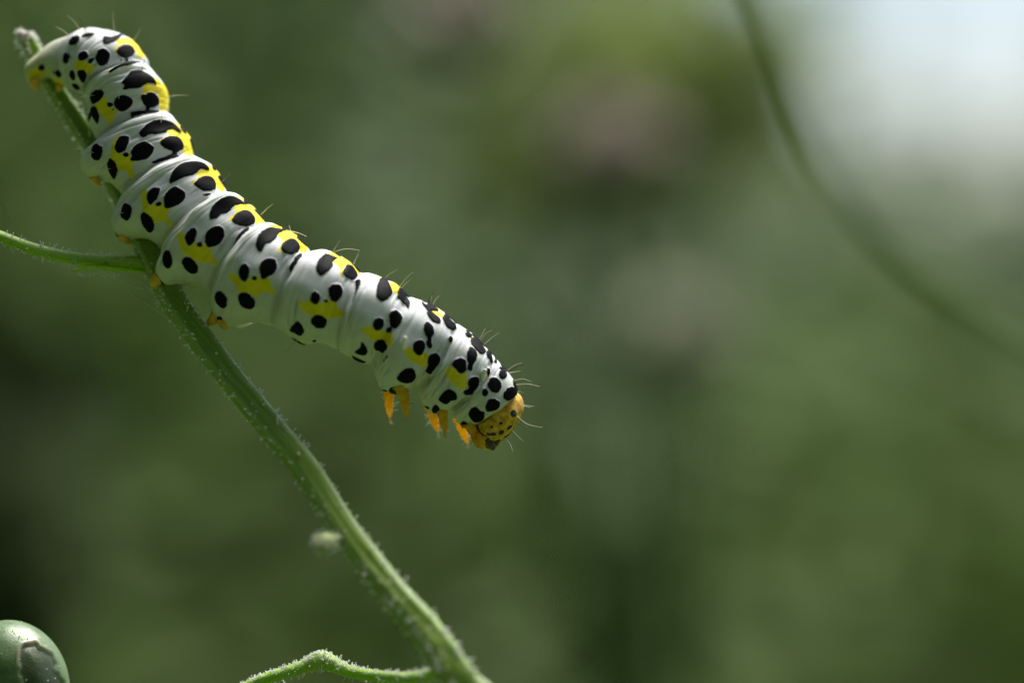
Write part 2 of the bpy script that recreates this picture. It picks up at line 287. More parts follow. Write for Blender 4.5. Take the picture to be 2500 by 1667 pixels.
YELLOW = [
 [(2.344,1.71),(2.516,1.684),(2.672,1.815),(2.75,1.772),(2.859,1.868),(2.859,1.981),(2.922,2.182),(2.734,2.059),(2.547,2.059),(2.328,1.902)],
 [(2.609,0.672),(2.609,0.454),(2.594,0.14),(2.672,0.052),(2.781,0.052),(2.906,0.201),(2.922,0.454),(2.859,0.471),(2.75,0.454),(2.719,0.628),(2.734,0.864),(2.812,1.073),(2.797,1.108),(2.688,0.812)],
 [(0.281,1.658),(0.531,1.737),(0.688,2.426),(0.562,2.723),(0.375,2.731),(0.297,2.382)],
 [(0.938,2.374),(1.531,2.47),(1.125,3.002),(0.922,2.915)],
 [(3.516,2.391),(3.578,2.19),(3.531,1.955),(3.609,1.911),(3.688,1.92),(3.766,1.833),(3.797,1.754),(3.875,1.859),(3.953,2.042),(3.906,2.121),(3.812,2.182),(3.719,2.234),(3.609,2.304)],
 [(3.562,0.942),(3.547,0.829),(3.578,0.602),(3.406,0.515),(3.469,0.349),(3.594,0.175),(3.75,0.14),(4.0,0.314),(4.0,0.55),(3.906,0.585),(3.766,0.559),(3.703,0.681),(3.719,1.021),(3.641,0.986)],
 [(4.391,1.693),(4.375,1.614),(4.469,1.684),(4.547,1.728),(4.594,1.693),(4.703,1.789),(4.75,1.71),(4.797,1.824),(4.828,1.78),(4.859,1.911),(4.922,1.981),(4.969,2.155),(4.938,2.234),(4.875,2.121),(4.812,2.243),(4.75,2.164),(4.656,1.998),(4.578,1.955),(4.5,1.833),(4.422,1.728)],
 [(4.312,0.463),(4.375,0.323),(4.547,0.314),(4.484,0.41),(4.484,0.611),(4.516,0.724),(4.578,0.654),(4.625,0.777),(4.656,0.951),(4.703,0.969),(4.641,0.785),(4.656,0.497),(4.812,0.48),(4.953,0.559),(5.078,0.585),(5.125,0.463),(4.828,0.017),(4.625,0.009),(4.438,0.087),(4.328,0.314)],
 [(5.375,0.428),(5.5,0.288),(5.5,0.541),(5.531,0.672),(5.609,0.672),(5.625,0.881),(5.672,0.925),(5.672,0.812),(5.625,0.454),(5.766,0.358),(5.906,0.463),(5.969,0.148),(5.812,0.035),(5.578,0.026),(5.453,0.244)],
 [(5.406,1.754),(5.375,1.667),(5.469,1.658),(5.562,1.737),(5.625,1.719),(5.656,1.623),(5.766,1.684),(5.828,1.737),(5.875,1.894),(5.984,2.016),(6.0,2.103),(5.938,2.112),(5.891,2.077),(5.828,2.26),(5.75,2.077),(5.625,1.929),(5.484,1.806)],
 [(6.312,1.815),(6.328,1.728),(6.406,1.676),(6.484,1.693),(6.562,1.693),(6.609,1.571),(6.766,1.649),(6.844,1.745),(6.922,1.85),(6.984,1.99),(6.906,2.033),(6.781,2.086),(6.672,1.946),(6.547,1.868),(6.422,1.806)],
 [(6.312,0.515),(6.312,0.297),(6.469,0.218),(6.516,0.044),(6.75,0.061),(6.938,0.035),(6.984,0.506),(6.891,0.436),(6.734,0.375),(6.641,0.48),(6.688,0.82),(6.688,0.942),(6.625,0.873),(6.594,0.637),(6.484,0.585),(6.5,0.367)],
 [(7.312,1.798),(7.375,1.658),(7.453,1.641),(7.531,1.702),(7.641,1.58),(7.734,1.606),(7.812,1.571),(7.891,1.71),(7.969,1.798),(7.953,1.876),(7.828,1.946),(7.781,2.059),(7.688,1.963),(7.578,1.955),(7.484,1.841),(7.391,1.78)],
 [(7.234,0.428),(7.281,0.166),(7.438,0.079),(7.656,0.026),(7.969,0.035),(7.953,0.419),(7.766,0.279),(7.688,0.375),(7.672,0.611),(7.734,0.925),(7.688,0.925),(7.656,0.707),(7.594,0.541),(7.484,0.559),(7.453,0.454),(7.469,0.262),(7.359,0.314),(7.297,0.463)],
 [(8.359,1.815),(8.453,1.728),(8.516,1.667),(8.594,1.702),(8.688,1.641),(8.766,1.588),(8.859,1.553),(8.922,1.606),(9.047,1.641),(8.984,1.806),(8.859,1.955),(8.797,2.016),(8.703,1.972),(8.578,2.007),(8.484,1.929)],
 [(8.375,0.41),(8.484,0.14),(8.625,0.105),(8.812,0.079),(8.984,0.113),(8.984,0.358),(8.844,0.349),(8.766,0.454),(8.781,0.672),(8.781,0.908),(8.75,0.942),(8.734,0.733),(8.609,0.593),(8.547,0.559),(8.562,0.367),(8.469,0.349)],
 [(9.469,1.859),(9.578,1.737),(9.688,1.658),(9.812,1.667),(9.953,1.606),(10.062,1.571),(10.141,1.641),(10.172,1.772),(10.078,1.868),(9.984,1.885),(9.844,1.981),(9.703,1.963),(9.578,1.902)],
 [(9.359,0.113),(9.453,0.087),(9.453,0.297)],
 [(9.594,0.332),(9.656,0.218),(9.766,0.201),(9.828,0.532),(9.766,0.55),(9.656,0.532)],
 [(10.375,1.606),(10.469,1.527),(10.578,1.606),(10.656,1.527),(10.766,1.597),(10.828,1.806),(10.797,1.902),(10.641,1.824),(10.484,1.737)],
 [(10.484,0.384),(10.578,0.349),(10.703,0.314),(10.703,0.506),(10.609,0.489),(10.516,0.497)],
 [(11.203,1.606),(11.266,1.457),(11.359,1.379),(11.469,1.431),(11.578,1.361),(11.688,1.484),(11.766,1.623),(11.734,1.728),(11.625,1.754),(11.484,1.71),(11.328,1.667)],
 [(11.562,0.393),(11.688,0.201),(11.75,0.384),(11.641,0.471)],
 [(11.391,0.288),(11.516,0.07),(11.422,0.34)]]
# marks of the head capsule
HEADMARK = [
 [(0.297,0.759),(0.333,0.785),(0.329,0.899),(0.292,1.021),(0.251,1.047),(0.224,0.986),(0.228,0.881),(0.256,0.794)],
 [(0.338,1.353),(0.356,1.361),(0.356,1.405),(0.347,1.457),(0.315,1.492),(0.301,1.475),(0.301,1.431),(0.32,1.379)],
 [(0.333,1.719),(0.347,1.728),(0.347,1.772),(0.333,1.815),(0.311,1.833),(0.297,1.815),(0.301,1.78),(0.315,1.737)],
 [(0.461,0.838),(0.484,0.812),(0.502,0.881),(0.507,1.004),(0.489,1.1),(0.461,1.108),(0.443,1.047),(0.443,0.942)],
 [(0.489,1.23),(0.521,1.213),(0.539,1.274),(0.534,1.388),(0.507,1.475),(0.475,1.484),(0.457,1.414),(0.466,1.318)],
 [(0.379,1.998),(0.425,1.885),(0.434,1.737),(0.47,1.597),(0.511,1.597),(0.489,1.824),(0.447,1.981)],
 [(0.489,1.99),(0.566,1.824),(0.621,1.606),(0.621,1.379),(0.68,1.187),(0.826,1.213),(0.913,1.824),(0.776,2.094),(0.653,2.173)],
 [(0.626,1.1),(0.589,0.829),(0.562,0.637),(0.635,0.698),(0.671,0.881)],
 [(0.196,2.478),(0.215,2.365),(0.324,2.269),(0.402,2.155),(0.452,1.998),(0.47,2.025),(0.416,2.208),(0.333,2.339)],
 [(0.242,2.574),(0.251,2.592),(0.256,2.627),(0.247,2.662),(0.237,2.688),(0.228,2.679),(0.228,2.644),(0.233,2.601)],
 [(0.279,2.705),(0.288,2.731),(0.292,2.775),(0.292,2.827),(0.279,2.836),(0.269,2.81),(0.265,2.758),(0.274,2.723)]]
# bristles: base, middle, tip
BRISTLE = [
 [(-0.6065,0.0074,52.2713),(-0.593,-0.0176,52.3083),(-0.584,-0.0426,52.3398)],
 [(-0.6177,-0.0022,52.2759),(-0.6075,-0.0022,52.3085),(-0.6062,-0.0022,52.3309)],
 [(-0.2437,0.0546,52.0129),(-0.2154,0.0846,52.0595),(-0.1964,0.1146,52.0982)],
 [(-0.2349,0.0465,52.0032),(-0.1925,0.0365,52.0594),(-0.1476,0.0265,52.0818)],
 [(-0.2096,0.0504,51.9748),(-0.1479,0.0704,52.0274),(-0.0967,0.0904,52.066)],
 [(-0.0278,0.1031,51.7758),(0.0317,0.0781,51.8125),(0.0893,0.0531,51.832)],
 [(-0.0359,0.1078,51.7847),(0.0188,0.1078,51.8251),(0.0702,0.1078,51.8412)],
 [(-0.0552,0.015,51.7656),(0.006,0.045,51.7744),(0.0637,0.075,51.7837)],
 [(0.0225,0.0664,51.6816),(0.1149,0.0564,51.6878),(0.2045,0.0464,51.6687)],
 [(-0.002,0.0855,51.6334),(0.0702,0.1055,51.626),(0.1282,0.1255,51.5806)],
 [(0.0096,0.0629,51.7103),(0.0764,0.0379,51.7265),(0.1403,0.0129,51.7076)],
 [(0.076,0.0879,51.5322),(0.1215,0.0879,51.5281),(0.1632,0.0879,51.5236)],
 [(0.0345,0.0244,51.456),(0.1127,0.0244,51.3946),(0.2248,0.0244,51.3699)],
 [(0.0461,0.0571,51.4329),(0.0841,0.0471,51.3911),(0.1243,0.0371,51.3597)],
 [(-0.0001,0.0426,51.3527),(0.038,0.0326,51.311),(0.0868,0.0226,51.2654)],
 [(-0.0563,0.0205,51.2976),(-0.0137,-0.0345,51.2502),(0.0081,-0.0895,51.1939)],
 [(0.0694,0.0721,51.5267),(0.1072,0.0721,51.5228),(0.1389,0.0721,51.5142)],
 [(0.0285,0.0446,51.4044),(0.0467,0.0446,51.3911),(0.0639,0.0446,51.3796)],
 [(-0.9367,-0.0405,52.4578),(-0.8918,-0.0505,52.4937),(-0.8379,-0.0605,52.524)],
 [(-0.8292,-0.041,52.392),(-0.7757,-0.021,52.4612),(-0.7253,-0.001,52.5077)],
 [(-0.8139,-0.025,52.3808),(-0.7797,-0.05,52.4198),(-0.7431,-0.075,52.4499)],
 [(-0.6121,-0.0015,52.2731),(-0.5874,-0.0015,52.3289),(-0.5669,-0.0015,52.3799)],
 [(-0.5846,0.002,52.2577),(-0.5627,0.032,52.3038),(-0.5354,0.062,52.335)],
 [(-1.1678,-0.0931,52.5444),(-1.1437,-0.1031,52.5916),(-1.1177,-0.1131,52.6319)],
 [(-1.6453,0.0384,52.8129),(-1.5735,0.0584,52.7977),(-1.5045,0.0784,52.7696)],
 [(-1.5459,-0.0227,52.7239),(-1.4954,-0.0477,52.7681),(-1.4522,-0.0727,52.8067)],
 [(-1.3182,-0.0817,52.6388),(-1.2861,-0.0817,52.6873),(-1.2542,-0.0817,52.7382)],
 [(-1.3172,-0.0167,52.6497),(-1.2184,0.0133,52.6777),(-1.1177,0.0433,52.669)],
 [(-1.1608,-0.0558,52.5503),(-1.1373,-0.0658,52.6082),(-1.1145,-0.0758,52.662)],
 [(-2.1438,0.1534,53.1684),(-2.1163,0.1734,53.1985),(-2.0861,0.1934,53.2352)],
 [(-1.8547,0.0979,52.9247),(-1.8048,0.0729,52.9716),(-1.7546,0.0479,53.0088)],
 [(-1.6483,0.0103,52.8087),(-1.5756,0.0103,52.796),(-1.502,0.0103,52.7672)],
 [(-2.8307,-0.0586,52.9407),(-2.9151,-0.0586,52.9272),(-2.9916,-0.0586,52.9017)],
 [(-1.9572,0.023,52.9984),(-1.9211,0.013,53.0391),(-1.8946,0.003,53.0578)],
 [(-3.0638,0.0566,53.381),(-3.1408,0.0466,53.4078),(-3.2162,0.0366,53.4116)],
 [(-2.5845,0.1156,53.6123),(-2.5744,0.0606,53.6555),(-2.5689,0.0056,53.6991)],
 [(-2.4714,0.1524,53.5133),(-2.4486,0.1524,53.5405),(-2.4293,0.1524,53.5662)],
 [(-2.3856,0.2866,53.4685),(-2.312,0.3166,53.5071),(-2.2341,0.3466,53.5417)],
 [(-2.948,0.0724,53.2686),(-2.9915,0.0324,53.2641),(-3.0241,-0.0076,53.27)],
 [(-2.1444,0.1625,53.1733),(-2.1104,0.1825,53.2074),(-2.0866,0.2025,53.2344)],
 [(-1.8539,0.1137,52.9281),(-1.825,0.0887,52.9517),(-1.8055,0.0637,52.9634)],
 [(-2.7415,0.1914,53.9971),(-2.7196,0.1614,54.0433),(-2.706,0.1314,54.0854)],
 [(-2.6368,0.2144,53.8422),(-2.607,0.2144,53.8579),(-2.5876,0.2144,53.8741)],
 [(-2.5777,0.3188,53.8146),(-2.489,0.3088,53.8274),(-2.4035,0.2988,53.8265)],
 [(-3.29,0.3444,54.2655),(-3.3361,0.3344,54.3069),(-3.393,0.3244,54.3382)],
 [(-3.1776,0.3414,54.3121),(-3.199,0.2864,54.3794),(-3.223,0.2314,54.4216)],
 [(-3.2076,0.3394,54.3029),(-3.2544,0.3094,54.3755),(-3.3016,0.2794,54.4175)],
 [(-2.9535,0.3215,54.276),(-2.9684,0.3515,54.3737),(-2.9778,0.3815,54.4552)],
 [(-3.0826,0.1669,53.8154),(-3.1298,0.1269,53.8084),(-3.1752,0.0869,53.7953)],
 [(-3.1012,0.2045,53.6763),(-3.1464,0.1945,53.6788),(-3.2029,0.1845,53.6941)],
 [(-2.893,0.0958,53.7829),(-2.8832,0.0408,53.8074),(-2.8737,-0.0142,53.8346)],
 [(-2.8342,0.4298,54.2434),(-2.7902,0.4298,54.3042),(-2.7772,0.4298,54.3433)],
 [(-1.5519,-0.1252,52.02),(-1.6105,-0.1252,51.9648),(-1.6677,-0.1252,51.9089)],
 [(-1.3686,-0.1844,52.6152),(-1.3373,-0.2244,52.6541),(-1.3031,-0.2644,52.6907)],
 [(-1.6296,0.0563,52.8058),(-1.6326,0.0763,52.8304),(-1.6438,0.0963,52.8537)]]

# ---------------------------------------------------------------- helpers
R = random.Random(11); N = np.random.default_rng(7)
def link(name, verts, faces, mats, parent=None, smooth=True):
    me = bpy.data.meshes.new(name)
    me.from_pydata([tuple(map(float, v)) for v in verts], [], [tuple(map(int, f)) for f in faces])
    for m in (mats if isinstance(mats, (list, tuple)) else [mats]): me.materials.append(m)
    if smooth: me.polygons.foreach_set('use_smooth', [True]*len(me.polygons))
    me.update()
    o = bpy.data.objects.new(name, me); sc.collection.objects.link(o)
    if parent: o.parent = parent; o.matrix_parent_inverse = parent.matrix_basis.inverted()
    return o
def empty(name, loc, label, cat, group=None):
    o = bpy.data.objects.new(name, None); sc.collection.objects.link(o); o.location = loc
    o.empty_display_size = .2
    return tag(o, label, cat, group)
def tag(o, label, cat, group=None, kind=None):
    o['label'] = label; o['category'] = cat
    if group: o['group'] = group
    if kind: o['kind'] = kind
    return o
def attr(o, name, vals):
    a = o.data.attributes.new(name, 'FLOAT', 'POINT'); a.data.foreach_set('value', np.asarray(vals, dtype=np.float32).ravel())

def frames(c):
    t = np.gradient(c, axis=0); t /= np.linalg.norm(t, axis=1)[:, None]+1e-12
    n = np.zeros_like(t); up = np.array([0, -1.0, 0])
    n[0] = up-t[0]*(up@t[0])
    if np.linalg.norm(n[0]) < .1: n[0] = np.array([1.0, 0, 0])-t[0]*t[0][0]
    n[0] /= np.linalg.norm(n[0])
    for i in range(1, len(c)):
        v = n[i-1]-t[i]*(n[i-1]@t[i]); n[i] = v/np.linalg.norm(v)
    return t, n, np.cross(t, n)

def smooth_path(pts, rad, n):
    p = catmull(np.c_[np.array(pts, float), np.array(rad, float)], n)
    return p[:, :3], p[:, 3]

def tube(c, r, sides=12, ridge=None, cap=True):
    "vertices and faces of a tube; ridge(i, angle) scales the radius"
    t, n, b = frames(c); V = []; F = []
    a = np.linspace(0, 2*math.pi, sides, endpoint=False)
    for i in range(len(c)):
        k = np.array([ridge(i, x) for x in a]) if ridge else np.ones(sides)
        V.append(c[i]+r[i]*k[:, None]*(np.cos(a)[:, None]*n[i]+np.sin(a)[:, None]*b[i]))
    V = np.vstack(V)
    for i in range(len(c)-1):
        for j in range(sides):
            k = (j+1) % sides
            F.append((i*sides+j, i*sides+k, (i+1)*sides+k, (i+1)*sides+j))
    if cap:
        m = len(V); V = np.vstack([V, c[:1], c[-1:]])
        l = (len(c)-1)*sides
        for j in range(sides):
            k = (j+1) % sides
            F.append((m, k, j)); F.append((m+1, l+j, l+k))
    return V, F
def merge(parts):
    V, F, o = [], [], 0
    for v, f in parts:
        V.append(np.asarray(v)); F += [tuple(i+o for i in q) for q in f]; o += len(v)
    return np.vstack(V), F
def rounded(pts, rad, n=6, endk=(0, .6, .85, 1)):
    "path whose radius closes to a rounded tip"
    c, r = smooth_path(pts, rad, n); return c, r

# ---------------------------------------------------------------- materials
def mat(name, col, rough=.5, sss=0, rad=(.03, .03, .02), trans=0, spec=.5, var=None, vscale=5, sheen=0):
    m = bpy.data.materials.new(name); m.use_nodes = True; t = m.node_tree; b = t.nodes['Principled BSDF']
    b.inputs['Base Color'].default_value = (*col, 1); b.inputs['Roughness'].default_value = rough
    b.inputs['Specular IOR Level'].default_value = spec
    if sss:
        b.inputs['Subsurface Weight'].default_value = sss; b.inputs['Subsurface Radius'].default_value = rad; b.inputs['Subsurface Scale'].default_value = 1
    if sheen: b.inputs['Sheen Weight'].default_value = sheen; b.inputs['Sheen Roughness'].default_value = .4
    if var:
        no = t.nodes.new('ShaderNodeTexNoise'); no.inputs['Scale'].default_value = vscale; no.inputs['Detail'].default_value = 4
        tc = t.nodes.new('ShaderNodeTexCoord'); t.links.new(tc.outputs['Object'], no.inputs['Vector'])
        cr = t.nodes.new('ShaderNodeValToRGB'); cr.color_ramp.elements[0].position = .32; cr.color_ramp.elements[1].position = .68
        cr.color_ramp.elements[0].color = (*col, 1); cr.color_ramp.elements[1].color = (*var, 1)
        t.links.new(no.outputs[0], cr.inputs[0]); t.links.new(cr.outputs[0], b.inputs['Base Color'])
    if trans:
        tr = t.nodes.new('ShaderNodeBsdfTranslucent'); mx = t.nodes.new('ShaderNodeMixShader'); mx.inputs[0].default_value = trans
        tr.inputs[0].default_value = (*[min(1, c*1.5) for c in col], 1)
        if var: t.links.new(cr.outputs[0], tr.inputs[0])
        out = t.nodes['Material Output']
        t.links.new(b.outputs[0], mx.inputs[1]); t.links.new(tr.outputs[0], mx.inputs[2]); t.links.new(mx.outputs[0], out.inputs[0])
    return m

def skin_material():
    m = bpy.data.materials.new('caterpillar_skin'); m.use_nodes = True; t = m.node_tree; b = t.nodes['Principled BSDF']
    L = t.links.new
    def at(n):
        a = t.nodes.new('ShaderNodeAttribute'); a.attribute_name = n; return a.outputs['Fac']
    def noise(scale, vec=None, det=3):
        n = t.nodes.new('ShaderNodeTexNoise'); n.inputs['Scale'].default_value = scale; n.inputs['Detail'].default_value = det
        L(vec if vec else tc.outputs['Object'], n.inputs['Vector']); return n.outputs[0]
    def math_(op, a, c):
        n = t.nodes.new('ShaderNodeMath'); n.operation = op
        for i, v in enumerate((a, c)):
            if isinstance(v, (int, float)): n.inputs[i].default_value = v
            else: L(v, n.inputs[i])
        return n.outputs[0]
    def step(v, lo, hi):
        n = t.nodes.new('ShaderNodeMapRange'); n.interpolation_type = 'SMOOTHSTEP'
        n.inputs['From Min'].default_value = lo; n.inputs['From Max'].default_value = hi; L(v, n.inputs['Value']); return n.outputs[0]
    def mix(f, a, c):
        n = t.nodes.new('ShaderNodeMix'); n.data_type = 'RGBA'
        L(f, n.inputs[0])
        for i, v in ((6, a), (7, c)):
            if isinstance(v, tuple): n.inputs[i].default_value = (*v, 1)
            else: L(v, n.inputs[i])
        return n.outputs[2]
    tc = t.nodes.new('ShaderNodeTexCoord')
    jit = math_('MULTIPLY', math_('SUBTRACT', noise(38), .5), .016)
    jit2 = math_('MULTIPLY', math_('SUBTRACT', noise(30), .5), .04)
    blk = step(math_('ADD', at('black'), jit), -.0065, .0010)
    yel = step(math_('ADD', at('yellow'), jit2), -.005, .006)
    base = mix(step(noise(9), .35, .7), (.685, .70, .715), (.63, .64, .63))
    base = mix(at('tint'), base, (.56, .57, .26))
    base = mix(step(at('fold_shade'), .2, 1.0), base, (.42, .42, .32))  # shade of the creases, painted into the skin as greyish olive
    ycol = mix(step(noise(14), .3, .7), (.86, .74, .03), (.80, .66, .02))
    c = mix(yel, base, ycol)
    halo = step(at('black'), -.014, -.002)
    c = mix(math_('MULTIPLY', math_('MULTIPLY', halo, .28), math_('SUBTRACT', 1.0, yel)), c, (.42, .43, .42))
    c = mix(blk, c, (.006, .006, .007))
    L(c, b.inputs['Base Color'])
    sub = math_('MULTIPLY', math_('SUBTRACT', 1.0, blk), .6)
    L(sub, b.inputs['Subsurface Weight']); b.inputs['Subsurface Radius'].default_value = (.07, .07, .045); b.inputs['Subsurface Scale'].default_value = 1
    L(math_('SUBTRACT', .2, math_('MULTIPLY', blk, .17)), b.inputs['Specular IOR Level'])
    L(math_('ADD', math_('MULTIPLY', blk, -.12), math_('ADD', .58, math_('MULTIPLY', noise(20), .12))), b.inputs['Roughness'])
    # fine ring-wise creases of the skin
    uv = t.nodes.new('ShaderNodeUVMap'); uv.uv_map = 'skin'
    mp = t.nodes.new('ShaderNodeMapping'); mp.inputs['Scale'].default_value = (38, 1.7, 1); L(uv.outputs[0], mp.inputs[0])
    cre = noise(1.0, mp.outputs[0], 4)
    bp = t.nodes.new('ShaderNodeBump'); bp.inputs['Strength'].default_value = .8; bp.inputs['Distance'].default_value = .012
    L(math_('ADD', math_('MULTIPLY', cre, math_('SUBTRACT', 1.0, blk)), math_('MULTIPLY', noise(110), .28)), bp.inputs['Height'])
    L(bp.outputs[0], b.inputs['Normal'])
    return m

M = dict(
 skin=skin_material(),
 leg=mat('leg_chitin', (.95, .70, .04), .35, .25, (.04, .025, .005), var=(.90, .52, .02), vscale=22, trans=.6),
 claw=mat('pale_claw', (.55, .5, .42), .3, trans=.4),
 foot=mat('orange_foot', (.78, .40, .03), .4, .3, (.04, .02, .005), var=(.72, .5, .04), vscale=20),
 dark=mat('dark_chitin', (.03, .018, .01), .3, var=(.12, .07, .02), vscale=40),
 bristle=mat('bristle', (.62, .60, .45), .35, trans=.35),
 bristle_d=mat('dark_bristle', (.05, .045, .035), .35),
 peg=mat('pale_peg', (.80, .80, .70), .35, .3),
 silk=mat('silk', (.75, .78, .72), .3, trans=.3),
 gland=mat('gland_hair', (.92, .93, .9), .25, trans=.5),
 gland_tip=mat('gland_tip', (.92, .90, .80), .12, trans=.5),
)
# ---------------------------------------------------------------- setting: ground and the bank of foliage behind
def ground():
    m = bpy.data.materials.new('meadow_soil'); m.use_nodes = True; t = m.node_tree; b = t.nodes['Principled BSDF']
    n = t.nodes.new('ShaderNodeTexNoise'); n.inputs['Scale'].default_value = .08; n.inputs['Detail'].default_value = 8
    tc = t.nodes.new('ShaderNodeTexCoord'); t.links.new(tc.outputs['Object'], n.inputs['Vector'])
    cr = t.nodes.new('ShaderNodeValToRGB')
    for e, (p, c) in zip([cr.color_ramp.elements[0], cr.color_ramp.elements[1]], ((.35, (.05, .09, .025)), (.65, (.10, .12, .05)))): e.position = p; e.color = (*c, 1)
    t.links.new(n.outputs[0], cr.inputs[0]); t.links.new(cr.outputs[0], b.inputs['Base Color']); b.inputs['Roughness'].default_value = .9
    s = 60000
    o = link('ground', [(-s, -s, 0), (s, -s, 0), (s, s, 0), (-s, s, 0)], [(0, 1, 2, 3)], m, smooth=False); o['kind'] = 'structure'
ground()

def leaf_cloud(pos, size, tilt_seed, aim=(0, -.5, .8), spread=1.0, slim=.5):
    "folded leaf blades (four triangles each) at the given places"
    rng = np.random.default_rng(tilt_seed); n = len(pos)
    nrm = np.array(aim)+rng.normal(0, spread, (n, 3)); nrm /= np.linalg.norm(nrm, axis=1)[:, None]
    d = rng.normal(0, 1, (n, 3)); d[:, 2] -= .4
    d -= nrm*(d*nrm).sum(1)[:, None]; d /= np.linalg.norm(d, axis=1)[:, None]
    b = np.cross(nrm, d); L = size[:, None]; W = L*slim*.5
    p0 = pos-d*L*.5; p3 = pos+d*L*.5-nrm*L*.12; mid = pos-nrm*L*.04
    l = pos+b*W+nrm*L*.06-d*L*.05; r = pos-b*W+nrm*L*.06-d*L*.05
    V = np.stack([p0, l, mid, r, p3], 1).reshape(-1, 3)
    k = np.arange(n)[:, None]*5
    F = np.concatenate([k+[0, 2, 1], k+[0, 3, 2], k+[1, 2, 4], k+[2, 3, 4]])
    return V, F
GREENS = dict(
 hedge=mat('hedge_leaf', (.112, .200, .040), .55, trans=.3, var=(.14, .225, .055), vscale=.06, spec=.12),
 darkleaf=mat('dark_leaf', (.085, .145, .030), .55, trans=.3, var=(.11, .17, .04), vscale=.08, spec=.12),
 yew=mat('yew_leaf', (.050, .080, .022), .6, trans=.2, var=(.065, .10, .03), vscale=.1, spec=.1),
 grey=mat('haze_leaf', (.17, .235, .125), .6, trans=.3, var=(.2, .26, .145), vscale=.1, spec=.15),  # sky haze painted into the crest leaves as a paler grey green
 lime=mat('lime_leaf', (.20, .27, .06), .5, trans=.4, var=(.25, .31, .09), vscale=.2, spec=.15),
 stemg=mat('far_stem', (.09, .15, .03), .5, trans=.1),
 pink=mat('faded_petal', (.40, .33, .29), .7, trans=.3, var=(.36, .32, .26), vscale=2),
 tan=mat('buff_petal', (.34, .35, .24), .7, trans=.3, var=(.30, .32, .22), vscale=2),
 sepal=mat('flower_sepal', (.10, .12, .07), .6, var=(.13, .12, .08), vscale=2),
)
def above(x):                     # height of the crest of the bank over its length
    return np.interp(x, [-260, -90, -40, -5, 7, 15, 22, 30, 40, 70, 260], [130, 126, 118, 95, 82, 67, 56, 50, 49, 53, 90])
def slope(x, y):
    return above(x)*sm(55, 215, y)**1.15*(1-.9*sm(240, 420, y))
def bank():
    xs = np.linspace(-400, 400, 90); ys = np.linspace(50, 430, 70); X, Y = np.meshgrid(xs, ys, indexing='ij')
    Zs = slope(X, Y)+2.0*np.sin(X*.09+Y*.05)*np.sin(Y*.11-X*.03)*sm(60, 110, Y)+.02
    n, m_ = X.shape; V = np.stack([X, Y, Zs], -1).reshape(-1, 3)
    F = [(i*m_+j, (i+1)*m_+j, (i+1)*m_+j+1, i*m_+j+1) for i in range(n-1) for j in range(m_-1)]
    o = link('bank', V, F, mat('bank_soil', (.07, .10, .03), .9, var=(.10, .12, .045), vscale=.07)); o['kind'] = 'structure'
    k = 26000
    x = N.uniform(-300, 300, k); x[:15000] = N.uniform(-70, 70, 15000); y = N.uniform(62, 240, k)
    z = slope(x, y)+N.uniform(0, 1, k)**2*6+1
    crest = sm(150, 215, y); z += crest*N.exponential(5, k)*.8
    sel = z+N.normal(0, 5, k)+4*np.sin(x*.16)
    low, high = sel < 43, (sel > 56) & (x+N.normal(0, 5, k) > -12)
    for q, m_, lab in ((low, 'darkleaf', 'blurred dark green leaves at the foot of the bank'), (high, 'grey', 'blurred leaves along the crest of the bank, paled to grey green for sky haze'),
                       (~low & ~high, 'hedge', 'blurred green leaves covering the middle of the bank behind the caterpillar')):
        p = np.c_[x, y, z][q]; V, F = leaf_cloud(p, N.uniform(4, 8, len(p)), 3, aim=(.1, -.9, 1.1), spread=.55)
        tag(link('bank_foliage', V, F, GREENS[m_]), lab, 'foliage', kind='stuff')
bank()
def light_blocker_behind():              # unseen wall of leaves added behind the camera to cut front light
    k = 13000
    x = N.uniform(-420, 420, k); y = -150-N.uniform(0, 1, k)**1.5*90; z = N.uniform(0, 480, k)
    V, F = leaf_cloud(np.c_[x, y, z], N.uniform(14, 24, k), 8, aim=(0, .8, .5), spread=.7)
    o = link('blocker_foliage', V, F, GREENS['darkleaf'])
    tag(o, 'dense dark leaves added out of view to block the low front sky', 'foliage', kind='stuff')
light_blocker_behind()
def light_blocker_left():                # unseen wall of leaves added on the left to darken the lower flanks
    k = 7000
    y = N.uniform(-230, 120, k); x = -135-N.uniform(0, 1, k)**1.5*70; z = N.uniform(0, 330, k)
    V, F = leaf_cloud(np.c_[x, y, z], N.uniform(12, 20, k), 18, aim=(.8, 0, .5), spread=.7)
    o = link('blocker_foliage', V, F, GREENS['darkleaf'])
    tag(o, 'dark leaves added out of view to block sky light from the left', 'foliage', kind='stuff')
light_blocker_left()
def bounce_blocker():                # weeds added below the view to darken light bounced off the ground
    k = 5000
    x = N.uniform(-110, 110, k); y = N.uniform(-60, 58, k); z = 3+N.uniform(0, 1, k)*32
    keep = (np.abs(x) > 14) | (z < 30); keep &= ~((y < -14) & (np.abs(x) < 25) & (z > 20))
    p = np.c_[x, y, z][keep]
    V, F = leaf_cloud(p, N.uniform(5, 10, len(p)), 28, aim=(0, 0, 1), spread=.5)
    o = link('added_weeds', V, F, GREENS['hedge'])
    tag(o, 'low green weeds added out of view to cut light bounced off the ground', 'foliage', kind='stuff')
bounce_blocker()

